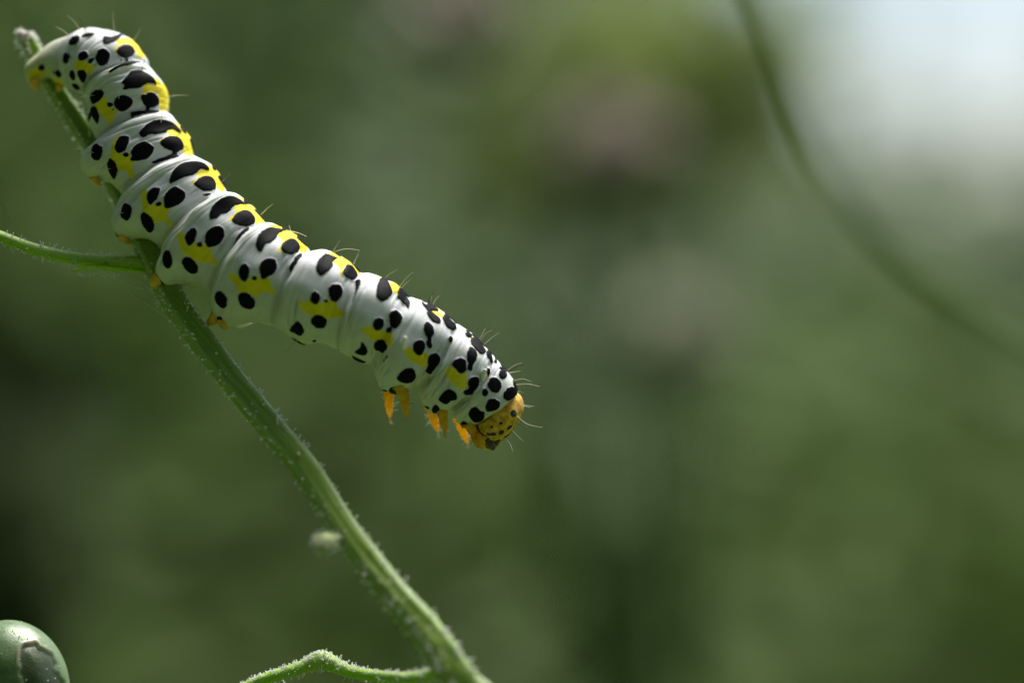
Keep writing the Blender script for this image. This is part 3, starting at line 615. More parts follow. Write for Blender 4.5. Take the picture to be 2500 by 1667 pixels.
def shrub(name, base, height, radius, nleaf, size, m, label, seed, group=None, top_only=0.0, squash=1.0):
    rng = np.random.default_rng(seed)
    root = empty(name, base, label, 'shrub', group)
    b = np.array(base, float); stems = []
    tips = []
    for i in range(7):
        a = rng.uniform(0, 2*math.pi); rr = radius*rng.uniform(.3, .85); h = height*rng.uniform(.65, .95)
        tip = b+[rr*math.cos(a), rr*math.sin(a)*squash, h]; mid = b+[(tip[0]-b[0])*.35, (tip[1]-b[1])*.35, h*.55]
        c, r = smooth_path([b+[0, 0, -.3], mid, tip], [height*.012, height*.008, height*.003], 6)
        stems.append(tube(c, r, 6)); tips.append(tip)
    V, F = merge(stems); link('stems', V, F, GREENS['stemg'], root)
    pos = []
    while len(pos) < nleaf:
        t = tips[rng.integers(7)]; f = rng.uniform(.35, 1.05)**.7
        q = b+(t-b)*[f, f, f]+rng.normal(0, radius*.28, 3)*[1, squash, 1]
        if q[2] > b[2]+2+height*top_only*.5 and q[2] < b[2]+height*1.05: pos.append(q)
    V, F = leaf_cloud(np.array(pos), rng.uniform(size*.7, size*1.3, nleaf), seed+1)
    l = link('foliage', V, F, m, root); l['kind'] = 'stuff'
    return root
SG = 'blurred shrubs behind the caterpillar'
shrub('leafy_shrub', (-29, 120, 0), 55, 8, 520, 6, GREENS['yew'], 'dark green leafy shrub, the darkest blur behind the tail end of the caterpillar', 21, SG)
shrub('leafy_shrub', (33, 118, 0), 46, 18, 620, 6, GREENS['darkleaf'], 'mid green low shrub under the arching stem', 24, SG)
shrub('leafy_shrub', (5, 100, 0), 72, 7, 110, 5, GREENS['lime'], 'tall thin shrub with yellow green leaves only at its top', 23, SG, top_only=1.55)

def flower(px_, py_, y_, rad, label, seed, m):
    rng = np.random.default_rng(seed)
    top = np.array(P(px_, py_, y_)); base = np.array([top[0]+rng.uniform(-3, 3), top[1]+rng.uniform(-2, 3), 0])
    root = empty('background_flower', tuple(base), label, 'flower', 'blurred flower heads behind the caterpillar')
    c, r = smooth_path([base-[0, 0, .3], base*.5+top*.5+[rng.uniform(-1, 1), 0, 0], top-[0, 0, rad*.7]], [.22, .18, .12], 10)
    V, F = tube(c, r, 8); link('stem', V, F, GREENS['stemg'], root)
    # cup of sepals and a dome of petals
    parts = []
    for k in range(9):
        a = 2*math.pi*k/9; d = np.array([math.cos(a), math.sin(a), 0])
        c, r = smooth_path([top-[0, 0, rad*.75], top+d*rad*.45-[0, 0, rad*.6], top+d*rad*.7-[0, 0, rad*.1]], [rad*.12, rad*.2, rad*.03], 4)
        parts.append(tube(c, r, 6))
    V, F = merge(parts); link('calyx', V, F, GREENS['sepal'], root)
    for k in range(26):
        th = math.acos(1-rng.uniform(0, .95)); a = rng.uniform(0, 2*math.pi)
        d = np.array([math.sin(th)*math.cos(a), math.sin(th)*math.sin(a), math.cos(th)])
        s = np.cross(d, [0, 0, 1.0])+1e-3; s /= np.linalg.norm(s)
        o_ = top-[0, 0, rad*.3]; tip = o_+d*rad*rng.uniform(.95, 1.2)
        V = [o_+d*rad*.2, o_+d*rad*.8+s*rad*.28, tip, o_+d*rad*.8-s*rad*.28, o_+d*rad*.85+np.cross(s, d)*rad*.12]
        link('petal', V, [(0, 1, 4), (1, 2, 4), (2, 3, 4), (3, 0, 4)], m, root)
flower(1500, 345, 40, 1.45, 'faded pink flower head beside the arching stem, above its dark calyx', 31, GREENS['pink'])
flower(1130, 10, 34, 1.2, 'faded pink flower head standing over the back of the caterpillar, level with its tail', 32, GREENS['pink'])
flower(1680, 800, 46, 1.6, 'low buff flower head in front of the green shrub, level with the caterpillar head', 33, GREENS['tan'])

def arch():
    pts = [(1760, -180, 6), (1833, 0, 7), (1903, 160, 8), (1966, 308, 9), (2026, 428, 10), (2128, 555, 11), (2290, 685, 13), (2510, 815, 15), (2900, 1050, 18)]
    w3 = [P(*p) for p in pts]
    last = w3[-1]; w3 += [(last[0]+1.5, last[1]+3, last[2]-6), (last[0]+2, last[1]+3, 20), (last[0]+2, last[1]+3, -.3)]
    c, r = smooth_path(w3, [.04, .055, .06, .07, .08, .09, .11, .12, .14, .16, .2, .24], 14)
    root = empty('arching_stem', (last[0]+2, last[1]+3, 0), 'thin blurred green stem arching across the bright sky gap', 'stem')
    V, F = tube(c, r, 10); link('stalk', V, F, mat('arch_stem', (.15, .22, .05), .5, trans=.3), root)
arch()

# ---------------------------------------------------------------- the stalk the caterpillar holds
def stalk_material(name='stalk_skin', lo=(.13, .23, .012, 1), hi=(.25, .38, .03, 1)):
    m = bpy.data.materials.new(name); m.use_nodes = True; t = m.node_tree; b = t.nodes['Principled BSDF']; L = t.links.new
    tc = t.nodes.new('ShaderNodeTexCoord')
    uv = t.nodes.new('ShaderNodeUVMap'); uv.uv_map = 'skin'
    mp = t.nodes.new('ShaderNodeMapping'); mp.inputs['Scale'].default_value = (2.0, 16, 1); L(uv.outputs[0], mp.inputs[0])
    n1 = t.nodes.new('ShaderNodeTexNoise'); n1.inputs['Scale'].default_value = 1; n1.inputs['Detail'].default_value = 5; L(mp.outputs[0], n1.inputs['Vector'])
    n2 = t.nodes.new('ShaderNodeTexNoise'); n2.inputs['Scale'].default_value = 45; n2.inputs['Detail'].default_value = 3; L(tc.outputs['Object'], n2.inputs['Vector'])
    cr = t.nodes.new('ShaderNodeValToRGB'); cr.color_ramp.elements[0].position = .3; cr.color_ramp.elements[1].position = .7
    cr.color_ramp.elements[0].color = lo; cr.color_ramp.elements[1].color = hi; L(n1.outputs[0], cr.inputs[0])
    c2 = t.nodes.new('ShaderNodeValToRGB'); c2.color_ramp.elements[0].position = .30; c2.color_ramp.elements[1].position = .36
    c2.color_ramp.elements[0].color = (.35, .33, .28, 1); c2.color_ramp.elements[1].color = (1, 1, 1, 1); L(n2.outputs[0], c2.inputs[0])
    mx = t.nodes.new('ShaderNodeMix'); mx.data_type = 'RGBA'; mx.blend_type = 'MULTIPLY'; mx.inputs[0].default_value = .8
    L(cr.outputs[0], mx.inputs[6]); L(c2.outputs[0], mx.inputs[7])
    ra = t.nodes.new('ShaderNodeAttribute'); ra.attribute_name = 'ridge'; rm = t.nodes.new('ShaderNodeMath'); rm.operation = 'MULTIPLY'; rm.inputs[1].default_value = .8; L(ra.outputs['Fac'], rm.inputs[0])
    m3 = t.nodes.new('ShaderNodeMix'); m3.data_type = 'RGBA'; L(rm.outputs[0], m3.inputs[0]); L(mx.outputs[2], m3.inputs[6]); m3.inputs[7].default_value = (.40, .46, .27, 1); L(m3.outputs[2], b.inputs['Base Color'])
    b.inputs['Roughness'].default_value = .5; b.inputs['Subsurface Weight'].default_value = .8
    b.inputs['Subsurface Radius'].default_value = (.06, .10, .015); b.inputs['Subsurface Scale'].default_value = 1
    
    bp = t.nodes.new('ShaderNodeBump'); bp.inputs['Strength'].default_value = .4; bp.inputs['Distance'].default_value = .01
    L(n1.outputs[0], bp.inputs['Height']); L(bp.outputs[0], b.inputs['Normal'])
    return m
M['stalk'] = stalk_material(); M['twig'] = stalk_material('twig_glow_skin', (.26, .42, .015, 1), (.40, .56, .04, 1))  # twig copy is lighter, its backlit glow put into the colour

def stalk_tube(name, pts, rad, parent, n=14, sides=28, rid=.10, phase=.4):
    c, r = smooth_path(pts, rad, n)
    f = lambda i, a: 1+rid*math.cos(4*(a+phase))+.35*rid*math.cos(9*a+.1*i)+.25*rid*math.sin(.35*i+2*a)
    V, F = tube(c, r, sides, f)
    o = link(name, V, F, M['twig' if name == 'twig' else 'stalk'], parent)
    an = np.linspace(0, 2*math.pi, sides, endpoint=False); rg = np.clip(np.cos(4*(an+phase)), 0, 1)**4
    attr(o, 'ridge', np.r_[np.tile(rg, len(c)), 0, 0])
    l = np.r_[0, np.cumsum(np.linalg.norm(np.diff(c, axis=0), axis=1))]
    uvl = o.data.uv_layers.new(name='skin'); nv = len(c)*sides
    vi = np.zeros(len(o.data.loops), dtype=np.int32); o.data.loops.foreach_get('vertex_index', vi)
    vi = np.minimum(vi, nv-1)
    uvl.data.foreach_set('uv', np.c_[l[vi//sides], (np.abs((vi % sides)/sides-.5))*2].astype(np.float32).ravel())
    return o, c, r

def hairs(c, r, count, parent, name, length=.035, seed=1, keep=None, thick=.0022, heads=True, curl=.3, phase=None):
    "short gland-tipped hairs standing on a stalk"
    rng = np.random.default_rng(seed); t, nn, bb = frames(c); parts = []; tips = []
    k = 0
    while k < count:
        f = rng.uniform(0, len(c)-1.001); i = int(f); u = f-i
        a = rng.uniform(0, 2*math.pi); d = math.cos(a)*nn[i]+math.sin(a)*bb[i]
        p = c[i]*(1-u)+c[i+1]*u+d*(r[i]*(1-u)+r[i+1]*u)*.97
        if phase is not None and rng.uniform() > .12+.88*max(0, math.cos(4*(a+phase)))**2: continue      # thickest along the ribs
        if keep is not None and not keep(p, d, rng): continue
        k += 1
        L = length*rng.uniform(.35, 1.15); bend = t[i]*rng.normal(0, curl)+rng.normal(0, .18, 3)
        q = p+(d+bend*.4)*L*.55; e = p+(d+bend)*L
        th = thick*rng.uniform(.7, 1.3)
        parts.append(tube(np.array([p, q, e]), np.array([th*1.3, th*.9, th*.6]), 4))
        if heads and rng.uniform() < .75:
            h = th*rng.uniform(1.4, 2.3)
            tips.append(tube(np.array([e-(d)*h, e-d*h*.4, e+d*h*.5, e+d*h]), np.array([h*.35, h, h*.85, h*.2]), 5))
    V, F = merge(parts); o = link(name, V, F, M['gland'], parent); o['kind'] = 'stuff'
    if tips:
        V, F = merge(tips); o = link('gland_tips', V, F, M['gland_tip'], parent); o['kind'] = 'stuff'

STEM = [(62, 92, .62, .050), (84, 132, .62, .056), (112, 182, .62, .060), (172, 275, .58, .066), (238, 378, .52, .070), (300, 484, .45, .075), (352, 592, .30, .084), (402, 692, .14, .090),
        (452, 776, .02, .088), (545, 900, -.13, .088), (645, 1022, -.30, .088), (748, 1145, -.45, .088), (855, 1310, -.66, .092), (955, 1440, -.85, .094), (1045, 1548, -.98, .108), (1085, 1604, -1.04, .112), (1135, 1672, -1.1, .108), (1260, 1850, -1.2, .112)]
def main_plant():
    pts = [P(a, b_, y_) for a, b_, y_, _ in STEM]; rad = [q[3]*1.08 for q in STEM]
    l = pts[-1]
    pts += [(l[0]+.9, l[1]-.1, l[2]-2.4), (l[0]+1.6, l[1]+1.0, 36), (l[0]+1.9, l[1]+2.5, 16), (l[0]+2.0, l[1]+3, -.3)]
    rad += [.13, .18, .24, .3]
    root = empty('flower_stalk', (l[0]+2.0, l[1]+3, 0), 'hairy green plant stalk slanting down under the caterpillar, with side twigs', 'plant stalk')
    st, c, r = stalk_tube('stem', pts, rad, root, 14, phase=-.5)
    vis = c[:, 2] > CAMZ-2.7
    hairs(c[vis], r[vis], 1200, st, 'stem_hairs', .034, 5, thick=.0038, curl=.2, phase=-.5)
    c_, r_ = smooth_path([P(66, 100, .62), P(61, 90, .62), P(58, 82, .62), P(60, 76, .62)], [.058, .062, .05, .015], 6)
    V, F = tube(c_, r_, 14, lambda i, a: 1+.12*math.sin(5*a+i)); tip = link('withered_tip', V, F, mat('withered', (.55, .46, .40), .8, .2, var=(.72, .68, .60), vscale=18), root)
    hairs(c_, r_, 60, tip, 'tip_hairs', .025, 15)
    # twig to the left, held just below the sixth ring
    b1 = [P(-330, 470, -.05), P(-180, 512, -.02), P(-60, 556, .0), P(0, 578, .02), P(80, 608, .04), P(170, 629, .08), P(260, 638, .14), P(330, 641, .22), P(372, 648, .28)]
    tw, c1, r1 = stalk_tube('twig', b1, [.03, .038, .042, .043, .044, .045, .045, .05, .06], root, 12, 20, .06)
    hairs(c1, r1, 330, tw, 'twig_hairs', .026, 6, curl=.08, thick=.0026)
    # bract under the twig
    def bract(name, line, width, parent, thick=.008):
        c = catmull([P(*p) for p in line], 8); t, n_, b_ = frames(c); k = len(c); V = []; F = []
        wv = width*np.sin(np.linspace(.12, 1, k)*math.pi*.93)**.7
        for i in range(k):
            side = n_[i]*.75+b_[i]*.65; side /= np.linalg.norm(side); nr = np.cross(t[i], side)
            V += [c[i]+side*wv[i], c[i]+nr*thick-side*0, c[i]-side*wv[i], c[i]-nr*thick]
        for i in range(k-1):
            for j in range(4): F.append((i*4+j, i*4+(j+1) % 4, i*4+4+(j+1) % 4, i*4+4+j))
        F += [(3, 2, 1, 0), (k*4-4, k*4-3, k*4-2, k*4-1)]
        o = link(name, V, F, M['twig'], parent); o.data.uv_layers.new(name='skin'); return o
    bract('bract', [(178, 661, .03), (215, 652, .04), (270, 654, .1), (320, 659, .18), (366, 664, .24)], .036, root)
    hb = catmull([P(*p) for p in [(185, 664, .0), (240, 664, .02), (300, 668, .08)]], 8)
    hairs(hb, np.full(len(hb), .012), 26, tw, 'bract_hairs', .02, 9, keep=lambda p, d, g: d[2] < -.4)
    # second twig along the bottom edge, with a kink
    b2 = [P(470, 1770, .12), P(560, 1700, .06), P(630, 1662, .02), P(700, 1640, .0), P(750, 1624, .0), P(778, 1612, -.01), P(800, 1614, -.02), P(850, 1637, -.1), P(930, 1651, -.3), P(1010, 1654, -.6), P(1080, 1640, -.95)]
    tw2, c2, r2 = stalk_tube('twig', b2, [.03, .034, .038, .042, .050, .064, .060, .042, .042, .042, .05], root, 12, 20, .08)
    hairs(c2, r2, 380, tw2, 'twig_hairs', .028, 7, curl=.1, thick=.0026)
    hairs(c2, r2, 1100, tw2, 'twig_down', .016, 8, keep=lambda p, d, g: d[2] > .2, heads=False, thick=.0024)
    # bud on the stalk and the little scales at the nodes
    c, r = smooth_path([P(850, 1318, -.68), P(815, 1320, -.74), P(790, 1326, -.80), P(772, 1330, -.84), P(765, 1331, -.85)], [.05, .055, .075, .05, .012], 6)
    V, F = tube(c, r, 14); o = link('bud', V, F, mat('bud_skin', (.28, .36, .10), .5, .5, (.06, .08, .02), var=(.36, .42, .16), vscale=14), root)
    hairs(c[4:], r[4:], 130, o, 'bud_hairs', .03, 12)
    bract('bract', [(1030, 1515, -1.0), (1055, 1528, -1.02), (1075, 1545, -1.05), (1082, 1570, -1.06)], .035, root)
main_plant()

def pod_plant():
    "the round capsule in the corner on a stalk of its own"
    base = (-4.6, 1.2, 0)
    root = empty('seed_stalk', base, 'separate plant stalk with one round pale green seed pod', 'plant stalk')
    cx, cz = P(18, 1688, .1)[0], P(18, 1688, .1)[2]; C0 = np.array([cx, .12, cz])
    c, r = smooth_path([(-4.6, 1.2, -.3), (-4.5, 1.1, 20), (-4.2, .8, 40), (cx-.15, .3, cz-1.1), (cx, .12, cz-.40)], [.3, .24, .16, .09, .1], 10)
    V, F = tube(c, r, 12); o = link('stem', V, F, M['stalk'], root); o.data.uv_layers.new(name='skin')
    # torn window in the husk, through which the inner capsule shows
    HUSK = catmull([(.150, .365), (.225, .385), (.31, .33), (.365, .26), (.41, .14), (.44, .04), (.43, -.25), (.24, -.12), (.185, .08), (.15, .22)], 4, True)
    nu, nv = 120, 170; V = []; F = []
    th, a = np.meshgrid(np.linspace(0, math.pi, nu+1), np.linspace(0, 2*math.pi, nv, endpoint=False), indexing='ij')
    d = np.stack([np.sin(th)*np.cos(a), -np.sin(th)*np.sin(a), np.cos(th)], -1).reshape(-1, 3); q = d*[.455, .44, .525]
    h_ = np.where(d[:, 1] < .15, poly_sd(q[:, [0, 2]], HUSK), -.2)
    h_ = h_+.012*np.sin(27*q[:, 0]+9*q[:, 2])*np.sin(31*q[:, 2]-11*q[:, 0])+.006*np.sin(70*q[:, 0])*np.sin(63*q[:, 2])
    g = sm(-.004, .012, h_); lip = np.exp(-((h_+.010)/.013)**2)*sm(.17, .27, q[:, 2])*sm(.40, .28, q[:, 0])
    k = 1-.025*g+.015*sm(.02, .12, h_)+.012*lip+.008*(np.sin(5*a)*np.sin(th)).ravel()
    V = C0+q*k[:, None]; rim = lip*(.6+.4*np.sin(40*q[:, 0])*np.sin(37*q[:, 2])); groove = g
    for i in range(nu):
        for j in range(nv):
            k = (j+1) % nv; F.append((i*nv+j, (i+1)*nv+j, (i+1)*nv+k, i*nv+k))
    m = bpy.data.materials.new('pod_skin'); m.use_nodes = True; t = m.node_tree; b = t.nodes['Principled BSDF']; L = t.links.new
    tc = t.nodes.new('ShaderNodeTexCoord'); n1 = t.nodes.new('ShaderNodeTexNoise'); n1.inputs['Scale'].default_value = 9; n1.inputs['Detail'].default_value = 6; L(tc.outputs['Object'], n1.inputs['Vector'])
    cr = t.nodes.new('ShaderNodeValToRGB'); cr.color_ramp.elements[0].position = .35; cr.color_ramp.elements[1].position = .65
    cr.color_ramp.elements[0].color = (.075, .15, .03, 1); cr.color_ramp.elements[1].color = (.14, .23, .075, 1); L(n1.outputs[0], cr.inputs[0])
    def amix(name, col, prev):
        a = t.nodes.new('ShaderNodeAttribute'); a.attribute_name = name; x = t.nodes.new('ShaderNodeMix'); x.data_type = 'RGBA'
        L(a.outputs['Fac'], x.inputs[0]); L(prev, x.inputs[6]); x.inputs[7].default_value = (*col, 1); return x.outputs[2]
    c1 = amix('groove', (.03, .06, .004), cr.outputs[0]); c1 = amix('rim', (.36, .29, .20), c1); L(c1, b.inputs['Base Color'])
    b.inputs['Roughness'].default_value = .38; b.inputs['Sheen Weight'].default_value = .12; b.inputs['Sheen Roughness'].default_value = .5
    b.inputs['Subsurface Weight'].default_value = .2; b.inputs['Subsurface Radius'].default_value = (.03, .05, .02); b.inputs['Subsurface Scale'].default_value = 1
    vo = t.nodes.new('ShaderNodeTexNoise'); vo.inputs['Scale'].default_value = 60; vo.inputs['Detail'].default_value = 3; L(tc.outputs['Object'], vo.inputs['Vector'])
    bp = t.nodes.new('ShaderNodeBump'); bp.inputs['Strength'].default_value = .25; bp.inputs['Distance'].default_value = .01; L(vo.outputs[0], bp.inputs['Height']); L(bp.outputs[0], b.inputs['Normal'])
    pod = link('seed_pod', V, F, m, root); attr(pod, 'rim', rim); attr(pod, 'groove', groove)
    rng = np.random.default_rng(4); parts = []
    for k in range(70):
        th, a = math.acos(rng.uniform(-.2, 1)), rng.uniform(0, math.pi); d = np.array([math.sin(th)*math.cos(a), -math.sin(th)*math.sin(a), math.cos(th)])
        p = C0+d*[.455, .44, .525]; L_ = .012
        parts.append(tube(np.array([p-d*.004, p+d*L_*.5, p+d*L_]), np.array([.003, .004, .001]), 4))
    V, F = merge(parts); o = link('pod_hairs', V, F, M['gland'], pod); o['kind'] = 'stuff'
pod_plant()

# ---------------------------------------------------------------- the caterpillar
def grid_faces(ns, nf):
    i = np.arange(ns-1)[:, None]; j = np.arange(nf)[None, :]; k = (j+1) % nf
    return np.stack([i*nf+j, (i+1)*nf+j, (i+1)*nf+k, i*nf+k], -1).reshape(-1, 4)
def surf_normals(S):
    a = np.gradient(S, axis=0); b = np.roll(S, -1, 1)-np.roll(S, 1, 1)
    n = np.cross(a, b); n /= np.linalg.norm(n, axis=-1)[..., None]+1e-12
    c = S.mean(1, keepdims=True); sgn = np.sign((n*(S-c)).sum(-1).mean()); return n*sgn
def skin_mesh(name, S, mats, parent):
    ns, nf = S.shape[:2]; V = S.reshape(-1, 3); V = np.vstack([V, S[0].mean(0), S[-1].mean(0)])
    m = ns*nf; me = bpy.data.meshes.new(name); F = [tuple(q) for q in grid_faces(ns, nf).tolist()]
    F += [(m, j, (j+1) % nf) for j in range(nf)]+[(m+1, (ns-1)*nf+(j+1) % nf, (ns-1)*nf+j) for j in range(nf)]
    me.from_pydata(V.tolist(), [], F)
    me.materials.append(mats); me.polygons.foreach_set('use_smooth', [True]*len(me.polygons)); me.update()
    o = bpy.data.objects.new(name, me); sc.collection.objects.link(o); o.parent = parent; o.matrix_parent_inverse = parent.matrix_basis.inverted()
    return o

def caterpillar():
    root = empty('caterpillar', P(505, 800, .05), 'white caterpillar with black spots, yellow patches and an orange head', 'caterpillar')
    s, phi, S, D, V, w = body_grid(64, 320)
    black, yellow = paint(s, phi, S, BLACK), paint(s, phi, S, YELLOW)
    n = surf_normals(S); i = np.minimum(s.astype(int), len(SEG)-1); u = s-i
    # rings of wrinkles in the rear half of every segment, soft lumps, raised black warts
    disp = np.zeros(S.shape[:2]); rr = np.random.default_rng(5)
    side = sm(.1, .5, phi)*sm(2.9, 2.3, phi)+sm(3.4, 3.9, phi)*sm(6.2, 5.8, phi)
    fold_shade = np.zeros(S.shape[:2])  # mask of the painted crease shade
    for k in range(2, len(SEG)):
        rows = np.where(i == k)[0]
        for u0, a in ((.085, .014), (.165, .017), (.26, .015), (.37, .010), (.80, .013), (.90, .016)):
            u1 = u0+rr.uniform(-.02, .02)+.02*np.sin(phi*2+rr.uniform(0, 6))+.012*np.sin(phi*5+rr.uniform(0, 6))
            m = .45+.55*np.clip(np.sin(phi*rr.uniform(1.5, 3)+rr.uniform(0, 6)), -.5, 1)
            g = np.exp(-((u[rows][:, None]-u1[None, :])/.030)**2)*(m*side)[None, :]
            disp[rows] -= a*(.85 if k >= 10 else 1)*g; fold_shade[rows] += .35*g
    # short random creases in the flanks and under the thorax
    for _ in range(170):
        s0, f0 = rr.uniform(2.4, 12.9), rr.uniform(.5, 2.95); ln, wd, sl = rr.uniform(.10, .38), rr.uniform(.012, .026), rr.uniform(-.12, .12)
        if s0 > 9.5: f0 = rr.uniform(1.5, 2.95); sl = rr.uniform(-.25, .25)
        rows = np.where(np.abs(s-s0) < .25)[0]; df = phi-f0
        g = np.exp(-((s[rows][:, None]-s0-sl*df[None, :])/wd)**2)*np.exp(-(df/ln)**2)[None, :]
        disp[rows] -= rr.uniform(.006, .016)*g; fold_shade[rows] += .4*g
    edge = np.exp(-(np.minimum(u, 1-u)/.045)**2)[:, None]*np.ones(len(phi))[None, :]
    fold_shade += edge*sm(1.3, 2.2, phi)[None, :]*.6
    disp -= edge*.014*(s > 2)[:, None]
    px_ = S[..., 0]; pz_ = S[..., 2]
    disp *= 1-.92*sm(-.02, .004, black); fold_shade *= 1-sm(-.02, .0, black)
    disp += .006*np.sin(px_*17+pz_*9)*np.sin(pz_*15-px_*5+S[..., 1]*11)
    disp *= np.clip(w/.15, .2, 1)[:, None]
    disp += .007*sm(-.012, .012, black)
    S = S+n*disp[..., None]
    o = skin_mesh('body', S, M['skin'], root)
    pad = lambda a, v: np.r_[a.ravel(), v, v]
    attr(o, 'black', pad(black, -.06)); attr(o, 'yellow', pad(yellow, -.06))
    low = sm(2.45, 2.95, phi)*sm(4.0, 3.5, phi)
    tint = .75*np.exp(-((s-.3)/.75)**2)[:, None]+.45*np.exp(-((s-1.2)/.7)**2)[:, None]*sm(1.5, 2.6, phi)+.45*np.interp(s, [3.6, 4.4, 5, 8, 9], [0, 1, .7, .4, .2])[:, None]*low[None, :]+.3*sm(12.3, 13, s)[:, None]
    attr(o, 'tint', pad(np.clip(tint*np.ones_like(black), 0, 1), .4)); attr(o, 'fold_shade', pad(np.clip(fold_shade, 0, 1), 0))
    L = np.r_[0, np.cumsum(np.linalg.norm(np.diff(S.mean(1), axis=0), axis=1))]; nf = len(phi)
    uvl = o.data.uv_layers.new(name='skin'); vi = np.zeros(len(o.data.loops), dtype=np.int32); o.data.loops.foreach_get('vertex_index', vi); vi = np.minimum(vi, len(s)*nf-1)
    fm = np.abs(phi-math.pi)
    uvl.data.foreach_set('uv', np.c_[L[vi//nf], fm[vi % nf]*.35].astype(np.float32).ravel())
    # head capsule
    hs, hp, HS, hD, hV, hw = head_grid(110, 160)
    hb = paint(hs, hp, HS, HEADMARK, mirror=False)
    HS = HS+surf_normals(HS)*(.0035*sm(-.01, .01, hb)+.0025*np.sin(HS[..., 0]*40)*np.sin(HS[..., 2]*34))[..., None]
    m = bpy.data.materials.new('head_capsule'); m.use_nodes = True; t = m.node_tree; b = t.nodes['Principled BSDF']
    a = t.nodes.new('ShaderNodeAttribute'); a.attribute_name = 'black'; st = t.nodes.new('ShaderNodeMapRange'); st.interpolation_type = 'SMOOTHSTEP'
    st.inputs['From Min'].default_value = -.003; st.inputs['From Max'].default_value = .003; t.links.new(a.outputs['Fac'], st.inputs['Value'])
    tc = t.nodes.new('ShaderNodeTexCoord'); no = t.nodes.new('ShaderNodeTexNoise'); no.inputs['Scale'].default_value = 26; no.inputs['Detail'].default_value = 6; t.links.new(tc.outputs['Object'], no.inputs['Vector'])
    cr = t.nodes.new('ShaderNodeValToRGB'); cr.color_ramp.elements[0].color = (.88, .54, .02, 1); cr.color_ramp.elements[1].color = (.50, .24, .010, 1); cr.color_ramp.elements[0].position = .38; cr.color_ramp.elements[1].position = .62; t.links.new(no.outputs[0], cr.inputs[0])
    mx = t.nodes.new('ShaderNodeMix'); mx.data_type = 'RGBA'; t.links.new(st.outputs[0], mx.inputs[0]); t.links.new(cr.outputs[0], mx.inputs[6]); mx.inputs[7].default_value = (.010, .006, .003, 1)
    t.links.new(mx.outputs[2], b.inputs['Base Color']); b.inputs['Roughness'].default_value = .26; b.inputs['Specular IOR Level'].default_value = .65; b.inputs['Subsurface Weight'].default_value = .2; b.inputs['Subsurface Radius'].default_value = (.03, .015, .004); b.inputs['Subsurface Scale'].default_value = 1
    n2 = t.nodes.new('ShaderNodeTexNoise'); n2.inputs['Scale'].default_value = 90; t.links.new(tc.outputs['Object'], n2.inputs['Vector'])
    bp = t.nodes.new('ShaderNodeBump'); bp.inputs['Strength'].default_value = .35; bp.inputs['Distance'].default_value = .006; t.links.new(n2.outputs[0], bp.inputs['Height']); t.links.new(bp.outputs[0], b.inputs['Normal'])
    h = skin_mesh('head', HS, m, root); attr(h, 'black', pad(hb, -.06)); h['label'] = 'round orange head capsule with black marks'
    def horn(name, pts, rad, mt, parent, sides=12, n=6):
        c, r = smooth_path([P(*p) for p in pts], [q*PX for q in rad], n); V_, F_ = tube(c, r, sides); return link(name, V_, F_, mt, parent)
    horn('antenna', [(1168, 1060, .0), (1171, 1070, -.02), (1173, 1084, -.03), (1176, 1094, -.03), (1177, 1097, -.03)], [6, 5.5, 4, 3, .8], M['leg'], h)
    horn('palp', [(1156, 1062, .04), (1160, 1076, .02), (1165, 1088, .01), (1167, 1094, .01)], [8, 7, 4, 1], M['leg'], h)
    horn('mandible', [(1190, 1066, .03), (1197, 1080, .015), (1202, 1092, .02), (1204, 1098, .04)], [11, 11, 8, 2], M['dark'], h)
    horn('labrum', [(1202, 1064, .005), (1209, 1071, .005), (1215, 1078, .03)], [4, 6.5, 2], M['foot'], h)
    # jointed true legs, far and near of each pair
    LEG = [([(950, 946), (949, 968), (950, 988), (951, 1006), (952, 1019)], [15, 12.5, 10.5, 7, 3.5], (958, 1038), .17),
           ([(974, 938), (984, 962), (989, 985), (991, 1004), (992, 1018)], [19, 14, 10.5, 7, 3.5], (993, 1034), -.10),
           ([(1050, 992), (1057, 1014), (1062, 1030), (1066, 1042), (1069, 1051)], [15, 11.5, 9.5, 7, 3.5], (1072, 1072), .20),
           ([(1074, 982), (1080, 1008), (1083, 1028), (1085, 1044), (1086, 1057)], [19, 13, 10, 7, 4], (1088, 1073), -.06),
           ([(1116, 1020), (1126, 1042), (1133, 1060), (1138, 1072), (1141, 1081)], [12, 10.5, 9, 6, 3.5], (1143, 1097), .26),
           ([(1142, 1032), (1152, 1050), (1159, 1064), (1164, 1076), (1167, 1086)], [15, 11, 9, 6, 3.5], (1169, 1095), -.0)]
    for pts, rad, tip, y0 in LEG:
        q = [(a_, b_, y0+.02*k) for k, (a_, b_) in enumerate(pts)]
        c, r = smooth_path([P(*p) for p in q], [x*PX for x in rad], 8)
        z = np.arange(len(c))/8.0; r = r*(1+.10*np.cos(z*2*math.pi)); r[-1] *= .6
        V_, F_ = tube(c, r, 16); lg = link('leg', V_, F_, M['leg'], root)
        e = q[-1]
        for dx in (-2.0, 2.5):
            c2, r2 = smooth_path([P(*e), P(e[0]+dx*.9, (e[1]*.5+tip[1]*.5), e[2]), P(tip[0]+dx*.8, tip[1]-abs(dx), e[2]+.01)], [1.9*PX, 1.5*PX, .5*PX], 5)
            V_, F_ = tube(c2, r2, 6); link('claw', V_, F_, M['claw'], lg)
        hairs(c, r, 14, lg, 'leg_hairs', .04, int(pts[0][0]), heads=False, thick=.0014)
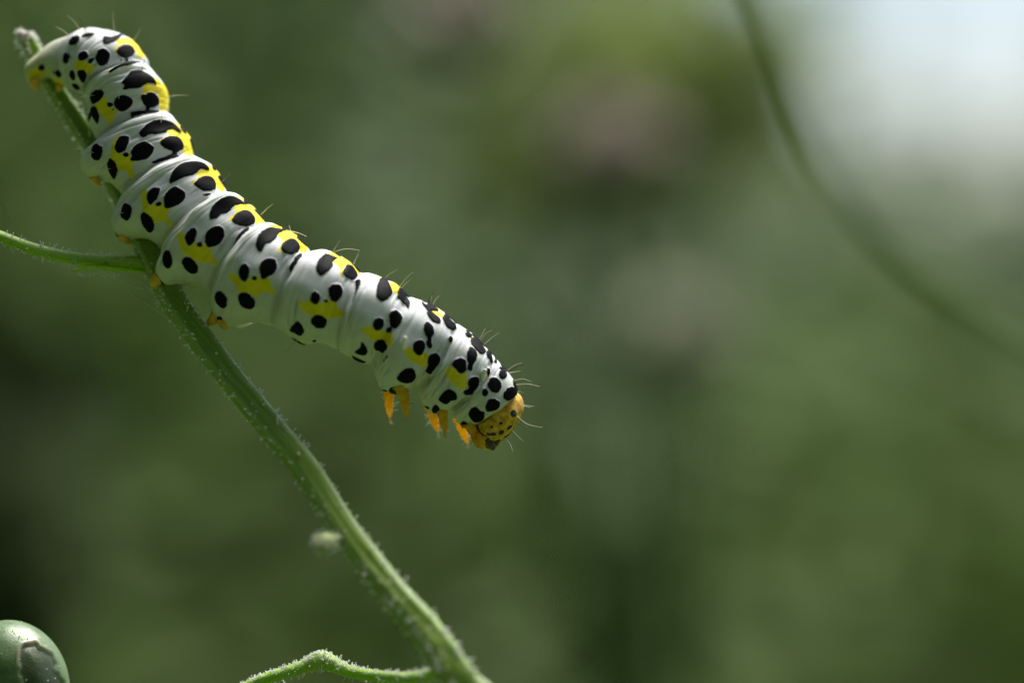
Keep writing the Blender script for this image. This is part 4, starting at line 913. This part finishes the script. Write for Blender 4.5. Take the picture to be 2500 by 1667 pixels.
    # fleshy feet of the prolegs closing on the stalk
    FOOT = [([(80, 196, .36), (86, 206, .38), (90, 214, .44), (92, 217, .5)], [13, 12, 8, 2]), ([(146, 205, .42), (146, 214, .45), (141, 219, .5), (138, 221, .54)], [11, 9, 6, 2]),
            ([(228, 432, .22), (234, 443, .24), (241, 449, .30), (246, 451, .36)], [13, 9, 6, 2]), ([(296, 574, .14), (303, 585, .15), (312, 590, .2), (320, 591, .26)], [13, 9, 6, 2]),
            ([(390, 676, .04), (380, 686, .05), (376, 694, .08), (384, 703, .13)], [17, 15, 11, 3]),
            ([(530, 766, -.02), (521, 780, -.02), (513, 787, .0), (507, 791, .03)], [17, 13, 10, 3]),
            ([(536, 782, -.06), (545, 795, -.07), (552, 800, -.06), (556, 801, -.05)], [10, 8, 6, 2])]
    for pts, rad in FOOT:
        horn('proleg_foot', pts, rad, M['foot'], root, 14)
    for pts, rad in [([(428+0, 690, .45), (424, 700, .46), (420, 706, .44)], [15, 11, 3]), ([(575, 785, .42), (590, 793, .42), (616, 787, .42)], [10, 6, 1]), ([(330, 570, .55), (330, 582, .55), (326, 590, .53)], [15, 12, 3]), ([(262, 430, .62), (262, 441, .62), (258, 448, .6)], [15, 12, 3])]:
        horn('proleg_foot', pts, rad, M['peg'], root, 12)
    for pts, rad in [([(983, 852, -.30), (986, 836, -.315), (989, 824, -.33), (990, 821, -.33)], [4.5, 5.5, 5, 1.5]), ([(1178, 926, -.12), (1181, 912, -.135), (1184, 903, -.15), (1185, 900, -.15)], [5, 6, 5, 1.5])]:
        horn('tubercle', pts, rad, M['peg'], root, 10)
    for k, pts in enumerate(BRISTLE):
        c = catmull(pts, 5); r = np.linspace(.0030, .0009, len(c)); V_, F_ = tube(c, r, 5)
        link('bristle', V_, F_, M['bristle_d'] if k % 4 == 1 else M['bristle'], root)
caterpillar()

# ---------------------------------------------------------------- silk between the twig and the stalk
for pts, lab in (([(238, 666, .02), (300, 706, .02), (372, 752, -.0), (440, 800, -.08)], 'long silk thread running from the bract down to the stalk'),
                 ([(255, 666, .02), (305, 692, .02), (352, 708, .06), (400, 724, .06)], 'silk thread crossing above the longest one to the stalk'),
                 ([(330, 680, .10), (352, 696, .08), (375, 712, .06), (398, 720, .06)], 'short silk thread hanging close under the rear foot')):
    c = catmull([P(*p) for p in pts], 6); V_, F_ = tube(c, np.full(len(c), .0012), 5)
    tag(link('silk_thread', V_, F_, M['silk']), lab, 'silk thread', 'silk threads on the stalk')
